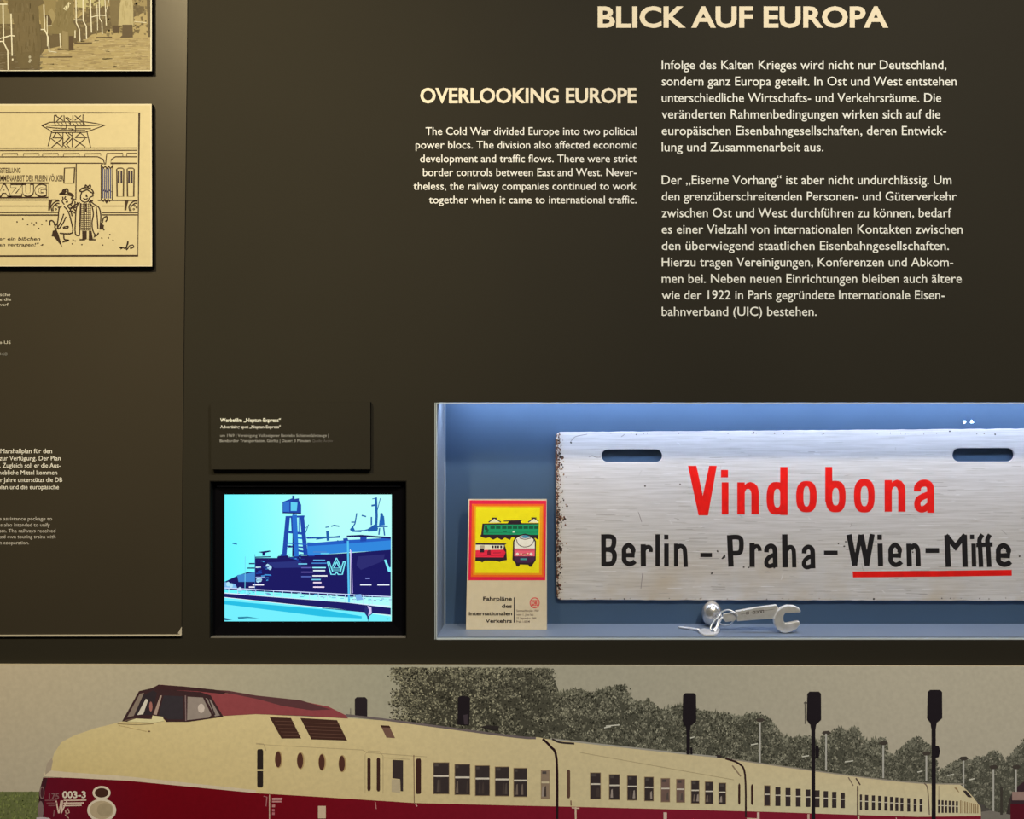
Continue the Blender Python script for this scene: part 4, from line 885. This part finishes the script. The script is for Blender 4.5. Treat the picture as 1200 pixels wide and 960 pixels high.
for k in range(7000):
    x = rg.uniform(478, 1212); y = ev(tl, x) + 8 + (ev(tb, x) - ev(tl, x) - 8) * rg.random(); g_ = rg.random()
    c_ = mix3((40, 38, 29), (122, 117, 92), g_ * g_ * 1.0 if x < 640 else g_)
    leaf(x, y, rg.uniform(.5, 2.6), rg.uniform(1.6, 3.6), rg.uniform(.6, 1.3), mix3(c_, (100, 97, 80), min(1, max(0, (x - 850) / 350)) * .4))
# upright sprays along the treetops
for k in range(420):
    x = rg.uniform(600, 1212); y = ev(tl, x) + rg.uniform(0, 6); h = rg.uniform(2, 7) * (1 - 0.4 * max(0, (x - 850) / 350)); c_ = mix3((74, 72, 55), (112, 108, 84), rg.random())
    if y - h < TOP(x) + 3: continue
    cv.poly([(x - 1.1, y), (x + rg.uniform(-1, 1.6), y - h), (x + 1.3, y)], c_)
cv.cyc = 14; cv.up(7)
# distant lamp posts and signals
def lampost(x, y0, y1, c=(172, 166, 146)):
    cv.rect(x - 1.0, y0, x + 1.0, y1, c); cv.poly([(x - 5, y0 - 1), (x - 3, y0 - 3), (x + 3, y0 - 3.5), (x + 6, y0 - 1), (x + 2, y0 + 1.5), (x - 2, y0 + 1.5)], (66, 58, 48))
lampost(890.5, 845, 894); lampost(968, 860, 903); lampost(1035, 872, 912); lampost(1085.5, 884, 915); lampost(1129, 890, 925); lampost(1164, 900, 960); lampost(1190.5, 900, 935)
for x, y, l in ((710, 851, 16), (708, 853, 8), (809, 865, 5), (940, 887, 8), (990, 893, 10), (880, 873, 8), (1075, 905, 6), (1110, 909, 8), (1136, 914, 6)): cv.line(x, y, x + l, y - 1.4, 1.3, (196, 190, 168))
cv.poly([(1178, 960), (1185, 960), (1190, 925), (1183, 935)], (60, 50, 44)); cv.poly([(1185, 960), (1185, 935), (1192, 922), (1200, 916), (1300, 912), (1300, 960)], (58, 40, 42)); cv.poly([(1147, 952), (1160, 950), (1185, 955), (1185, 965), (1147, 965)], (120, 112, 96)); cv.rect(1172, 922, 1175, 955, (64, 58, 48)); cv.up()
cv.rect(1186, 928, 1300, 938, (150, 120, 104)); cv.rect(1184, 942, 1300, 975, (86, 20, 30)); cv.up()
# train body, cream
ctop = [(52, 908), (54, 902.5), (60, 895), (63.5, 883), (72, 870), (87, 862), (112, 853.5), (142, 846), (175, 842), (220, 845.5), (262, 838.5), (300, 836.8), (360, 840), (405, 841.5), (475, 846), (600, 863), (631, 864), (640, 866), (676, 870), (800, 883), (838, 887.5), (858, 891), (900, 895.5), (1000, 910), (1075, 917.5), (1125, 919.5), (1133, 926), (1141, 935), (1149, 946), (1149.5, 956)]
cbot = [(52, 909.5), (80, 911.5), (150, 915), (300, 929.5), (375, 934), (487, 941.2), (600, 944), (670, 945.5), (900, 951.5), (1000, 955), (1075, 957.3), (1149.5, 956.5)]
def cream(x, y):
    c = mix3((192, 170, 112), (204, 182, 128), x / 500); c = mix3(c, (212, 192, 146), (x - 500) / 500)
    return mix3(mix3(c, (196, 178, 128), .5), c, min(1, max(0, (y - ev(ctop, x)) / 35)))
cv.band(ctop, cbot, cream, dx=12); cv.up()
def maroon(x, y): return mix3(mix3((92, 14, 30), (104, 4, 16), (x - 60) / 120), (128, 26, 42), (x - 250) / 500)
rbot = [(52, 1030), (1149, 985)]
cv.band([(50.5, 911.3)] + cbot[1:], [(50.5, 1040), (1149.5, 985)], maroon, dx=12)
cv.poly([(53, 905), (60, 903), (80, 905), (150, 910), (300, 926), (300, 929.5), (150, 915.2), (80, 911.8), (52, 910)], (198, 180, 146)); cv.up()
cv.poly([(43, 1030), (46, 928), (50.5, 912), (56, 912), (52, 930), (50, 1030)], (58, 26, 32))
cv.poly([(53, 908), (55, 895), (61, 888), (62, 892), (60, 903)], (158, 142, 118))
# seams, roof edge
cv.up(); 
cv.stroke([(405, 838), (440, 842), (475, 846.5), (600, 863), (628, 865)], 2.6, (104, 92, 86)); cv.stroke([(645, 866), (700, 872), (800, 883), (840, 887)], 1.8, (158, 150, 130)); cv.stroke([(858, 890), (1000, 909.5), (1075, 917.5), (1130, 919)], 1.3, (150, 138, 116))
cv.stroke([(636, 866), (645, 875), (652.3, 890), (653, 960)], 2.8, (40, 20, 22)); cv.stroke([(850, 889), (866, 895), (873, 908), (874, 958)], 2.2, (50, 30, 28)); cv.stroke([(1003, 912), (1008, 920)], 1.6, (80, 60, 50)); cv.line(1005, 921, 1005, 958, 1.8, (88, 66, 54)); cv.stroke([(1083, 918), (1087, 925), (1089, 955)], 1.3, (110, 90, 70)); cv.line(994, 911, 1000, 921, 1.2, (120, 100, 80)); cv.line(1100, 921, 1100, 954, .8, (150, 130, 100))
cv.stroke([(647, 866), (656, 870), (673, 871.5)], 2.2, (54, 44, 40)); cv.poly([(836, 886), (842, 884.5), (848, 887), (840, 888)], (50, 40, 38)); cv.line(858, 897, 868, 910, 1.6, (140, 118, 88))
for P in ([(300, 872), (330, 874), (425, 879), (430, 882), (484, 886), (500, 887)], [(428, 930), (428, 884), (432, 880), (445, 881), (449, 886), (449, 930)], [(680, 882), (860, 914)], [(450, 888), (480, 890)]): cv.stroke(P, .7, (168, 148, 104), smooth=False)
cv.line(485, 885, 485.5, 942, 1.0, (120, 92, 66)); cv.stroke([(0 + 300, 871), (309, 872), (312, 880)], .7, (160, 140, 100), smooth=False)
# louvres, portholes, doors
VW = (62, 38, 30); WN = (56, 46, 42)
cv.poly([(316, 840.5), (341, 841.5), (353, 865.5), (330, 865.5)], VW); cv.poly([(352, 841.5), (395, 844), (407, 868), (365, 866.5)], VW); cv.poly([(446, 850), (456, 850.5), (463, 865), (453, 864.5)], (110, 80, 64)); cv.poly([(446, 850), (456, 850.5), (458, 853), (447, 852.5)], VW)
cv.up()
for k in range(1, 6): cv.line(320 + k * 2.3, 841 + k * 4.2, 342 + k * 2.1, 841.5 + k * 4.2, .6, (96, 66, 52)); cv.line(354 + k * 2.3, 843 + k * 4.1, 396 + k * 2, 844.5 + k * 4.1, .6, (96, 66, 52))
for x, y in ((326.6, 890), (352.4, 891.5), (377.7, 893.3), (401.3, 895)): cv.ell(x, y, 4.5, 10.2, (170, 142, 92)); 
cv.up()
for x, y in ((326.6, 890), (352.4, 891.5), (377.7, 893.3), (401.3, 895)): cv.ell(x - .6, y, 3.6, 9.3, (78, 46, 36))
def slitwin(x0, x1, y0, y1, c=VW):
    cv.poly([(x0, y0 + 2), (x0 + 1, y0), (x1 - 1, y0), (x1, y0 + 2), (x1, y1 - 2), (x1 - 1, y1), (x0 + 1, y1), (x0, y1 - 2)], c)
slitwin(301.5, 308.5, 878, 923, (40, 32, 28)); slitwin(430.5, 434.5, 888, 927); slitwin(441.5, 445.5, 888, 927.5); slitwin(487.5, 493.5, 889, 930.5)
cv.poly([(460, 890.5), (472.5, 891), (472.5, 927.5), (469.5, 927), (469, 913), (460, 912)], WN); cv.poly([(459, 913), (469, 913.5), (469, 929), (459, 928)], (182, 164, 126)); slitwin(664.3, 668.2, 902, 935.5, (92, 66, 50))
cv.up(); cv.rect(301, 901.5, 309, 903.5, (204, 184, 130))
rw = random.Random(3)
def window(x0, x1, y0, y1, bar=(232, 218, 180), c=WN, frame=True):
    if frame: cv.rect(x0 - .7, y0 - .7, x1 + .7, y1 + .7, (146, 122, 86))
    cv.up(); cv.rect(x0, y0, x1, y1, c); m = y0 + (y1 - y0) * .40
    cv.up(); cv.rect(x0, m, x1, m + max(1.0, (y1 - y0) * .06), bar)
    if x1 - x0 > 7:
        for k in range(2): a = rw.uniform(x0, x1 - 3); cv.poly([(a, y1 - 2), (a + 1, m + 6), (a + 2.5, m + 5), (a + 3, y1 - 2)], rw.choice([(112, 96, 80), (84, 72, 62), (150, 134, 116), (70, 58, 50)]))
        cv.rect(x0 + 1, y0 + 1, x0 + rw.uniform(3, 7), y0 + 4, (78, 68, 60))
    cv.up(-2)
for x0, x1, y0, y1 in ((508.3, 526, 894, 930), (533.3, 550.5, 896, 931), (557.3, 573.5, 897.5, 932.2), (580.5, 596.3, 899, 932.6), (602.3, 617.3, 900.5, 933.4)): window(x0, x1, y0, y1)
window(634.5, 643.5, 903, 935.5, (200, 182, 140), (140, 118, 92))
for i, (x0, x1, y0, y1) in enumerate(((692, 703.5, 906, 936), (714.2, 725.7, 908, 936.8), (735.5, 746, 909.5, 937.5), (755.5, 765.5, 911, 938.3), (775, 784.5, 912.5, 939.5), (793, 802, 913.5, 940), (810.3, 819, 915, 941.2), (826.5, 835.3, 916.5, 941.8), (842.5, 850.3, 918, 942.2))):
    window(x0, x1, y0, y1, c=(112, 88, 74) if i in (4, 5) else WN)
cv.up(3)
slitwin(865, 867.5, 918, 943); slitwin(880, 882.6, 919, 943.5); window(896, 902, 921, 944)
for i, x in enumerate((908.5, 920.5, 932.5, 944, 955, 965, 975, 985)): window(x, x + 6 - i * .15, 922.5 + i * .9, 944.5 + i * .35, frame=False)
for i, x in enumerate((1007.5, 1013.5, 1021.5, 1029, 1036.3, 1042.8, 1049, 1055, 1063, 1070.5, 1077.5)): window(x, x + (2.5 if i == 0 else 3.9 - i * .06), 931 + i * .55, 949 + i * .25, frame=False)
for i in range(6): window(1099 + i * 4.2, 1101.4 + i * 4.2, 937.5 + i * .3, 952.5, frame=False)
for i in range(9): cv.rect(1125 + i * 2.5, 938 + i * .6, 1126.3 + i * 2.5, 953, (150, 122, 80))
cv.poly([(1128, 926.5), (1132, 926.5), (1139, 934.5), (1134, 934)], WN); cv.poly([(1118, 923), (1121, 923), (1124, 929)], (150, 120, 80))
# red roof hump and cab
cv.up()
cv.poly([(183, 804), (190, 802.5), (245, 808), (262, 812), (300, 816), (350, 821), (385, 828), (405, 838), (408, 842), (360, 839), (300, 836.8), (262, 839), (235, 815)], (132, 62, 62)); cv.up()
cv.poly([(180, 806), (186, 802.3), (215, 804.5), (250, 808), (265, 811), (262, 813.5), (230, 810), (185, 808)], (58, 34, 34)); cv.poly([(250, 808.5), (268, 809.5), (300, 815), (352, 820.5), (388, 831.5), (365, 832.5), (330, 827), (305, 820)], (84, 50, 50))
cv.poly([(143.5, 845), (163, 810), (178, 806.5), (185, 803), (190, 808), (235, 811), (247, 815), (262, 840), (220, 846), (195, 846), (192, 842), (150, 846)], (56, 36, 36)); cv.up()
cv.poly([(149, 841), (164, 813), (169, 812), (157, 839)], (124, 108, 92)); cv.poly([(158, 838), (168, 815), (180, 809), (184, 812), (178, 838)], (46, 38, 40)); cv.poly([(161, 838), (171, 819), (174, 820), (168, 837)], (196, 186, 176)); cv.poly([(180, 837), (188, 815), (190, 815), (184, 838)], (158, 134, 116))
cv.poly([(186, 838), (192, 815), (215, 816), (215.5, 843), (197, 843)], (50, 44, 46)); cv.poly([(219.5, 844), (220, 816.5), (238, 817.5), (248, 838), (245, 841)], (138, 124, 110)); cv.poly([(241, 818), (247, 820), (258, 838.5), (252, 839.5)], (132, 118, 106)); cv.line(244, 818, 252, 838, 1.6, (50, 34, 34)); cv.ell(236, 830, 4, 5.5, (188, 172, 154), 10); cv.line(217.5, 815, 218, 845, 1.4, (120, 98, 92)); cv.ell(177, 828, 2, 6, (150, 96, 84), 8)
cv.up(); cv.poly([(149, 845.5), (160, 842), (178, 843), (179, 838.5), (191, 840), (192.5, 845), (180, 847)], (214, 196, 140)); cv.stroke([(146, 845), (156, 842.5), (170, 843.5), (178, 842)], 1.2, (96, 76, 60)); cv.stroke([(138, 848), (160, 849), (180, 848)], .8, (140, 118, 80)); cv.ell(175, 857, 1.6, .9, (110, 86, 60), 6); cv.stroke([(140, 850), (172, 857)], .5, (172, 150, 104))
# roof vents and signals
cv.poly([(416, 838), (416, 819), (418.5, 817), (428, 817), (430.5, 819.5), (430.5, 839.5)], (38, 30, 32)); cv.poly([(536, 849), (537, 817), (540, 815.5), (549, 816), (551, 818), (550, 850)], (30, 24, 26)); cv.poly([(562, 852), (570, 850), (585, 851), (584, 857)], (44, 38, 34))
cv.up(); cv.poly([(543, 838), (548, 837), (548, 849), (544, 849)], (60, 50, 52))
DKS = (30, 24, 26)
def signal(x0, x1, y0, y1, px, pb_, w=4):
    cv.poly([(x0, y0 + 2.5), (x0 + 2.5, y0), (x1 - 2.5, y0), (x1, y0 + 2.5), (x1 + .2, y1 - 5), (px + 4, y1), (px - 4, y1), (x0 - .6, y1 - 5)], DKS)
    cv.poly([(px - w * .8, y1 - .5), (px + w * .8, y1 - .5), (px + w / 2, y1 + 8), (px + w / 2, pb_), (px - w / 2, pb_), (px - w / 2, y1 + 8)], DKS)
signal(800.5, 815.7, 812.2, 850, 806.5, 884); signal(946, 962, 810.5, 848.5, 953, 1000, 4.4); signal(1087, 1103.8, 808.5, 846.5, 1094, 1000, 4.8)
cv.poly([(955.5, 874), (959, 874), (960, 880), (959, 888), (955.5, 888)], DKS); cv.poly([(1096, 874), (1100, 874.5), (1101.5, 880), (1100, 887), (1096, 888)], DKS); cv.rect(806.6, 863, 808.2, 884, (172, 166, 140)); cv.rect(809, 876, 811.5, 884, DKS); cv.line(943.5, 822, 943.5, 848, .8, (70, 62, 54)); cv.line(942, 823.5, 946, 823.5, .8, (70, 62, 54)); cv.line(411, 830, 411, 838, .8, (110, 100, 88))
# nose: number, wing emblem, lamps
cv.up()
cv.text('175', 57.5, 69.5, 936.3, 6.6, (124, 84, 82), 0.03); cv.text('003-3', 73.3, 101, 935, 7.6, (226, 206, 178), 0.03)
for k, yy in enumerate((938, 941.2, 944.2)): cv.line(75 - k * .3, yy, 101.5 - k * 2.8, yy - .4, 1.5, (206, 178, 152)); cv.line(53 + k * 2, yy, 67, yy - .3, 1.4, (120, 70, 70))
for P in ([(66, 938), (69, 953)], [(69.5, 953), (72, 938)], [(73.5, 938), (72.5, 952)], [(72, 953), (78.5, 939)]): cv.stroke(P, 1.5, (206, 178, 152), smooth=False)
cv.stroke([(79, 958), (77, 950), (80, 948), (81.5, 952), (77, 955), (81, 959)], 1.2, (176, 140, 120), smooth=False); cv.line(64, 949, 63, 957, 1.2, (130, 90, 84))
cv.ell(119.3, 929, 10.6, 8, (206, 188, 158), 26); cv.ell(119.5, 949.5, 17, 13.5, (206, 188, 158), 30); cv.ell(49.5, 929, 3.0, 7.5, (120, 96, 88), 14); cv.ell(48, 949.5, 3.4, 11, (120, 100, 92), 14); cv.up()
cv.ell(119.3, 929, 8, 5.6, (64, 38, 28), 24); cv.ell(119.5, 949.2, 14, 10.8, (172, 152, 116), 28); cv.ell(49.8, 929, 2, 6, (70, 36, 40), 12); cv.up(); cv.ell(123, 949, 9, 8, (156, 138, 104), 20); cv.poly([(43, 958), (50, 957.5), (58, 958.5), (62, 962), (43, 966)], (180, 168, 160))
# small stencils on the maroon side, steps
cv.rect(372.8, 944.5, 382, 959, (196, 170, 136)); cv.line(316, 931, 316, 990, 1.2, (186, 160, 130)); cv.rect(319, 935, 331, 937.4, (190, 140, 130)); cv.rect(319, 938.3, 330, 940.3, (180, 120, 112)); cv.rect(319, 943, 322.5, 946, (180, 120, 112)); cv.rect(319, 948, 322, 951, (170, 100, 100)); cv.rect(319, 952, 322, 955, (170, 100, 100)); cv.stroke([(309, 933), (313, 934), (312, 945)], 1, (160, 100, 96), smooth=False)
cv.line(440, 940, 441, 948, 1.3, (170, 110, 100)); cv.line(487, 942, 489, 945, 1.3, (200, 160, 140)); cv.rect(777.5, 952, 781.5, 975, (216, 176, 150)); cv.line(674.5, 945.8, 675, 990, 2, (208, 176, 140)); cv.line(670, 946.5, 679, 947.3, 1.5, (208, 176, 140)); cv.rect(887, 952, 890, 970, (216, 176, 150)); cv.rect(946, 954, 948.5, 975, (200, 160, 136)); cv.rect(1005, 956, 1007, 970, (200, 176, 140)); cv.line(875, 959, 888, 959.6, 1.2, (210, 180, 150))
cv.line(669, 938, 669.3, 944, 1.2, (120, 80, 60)); cv.line(1050, 958, 1051, 965, 1, (200, 160, 136))
# undercarriage and ballast, below the train
cv.T = (0, 0, 1)
for k in range(500):
    x = rg.uniform(-420, 1700); y = rg.uniform(1050, 1185); g_ = rg.uniform(-20, 25); cv.poly([(x, y), (x + 4, y - 2), (x + 8, y), (x + 5, y + 3)], (104 + g_, 96 + g_, 84 + g_))
cv.build('photo_print', M['print'], mu, 'colour print of the diesel train, signals and trees')

print('objects', len(bpy.data.objects), 'tris', sum(len(o.data.polygons) for o in bpy.data.objects if o.type == 'MESH'))
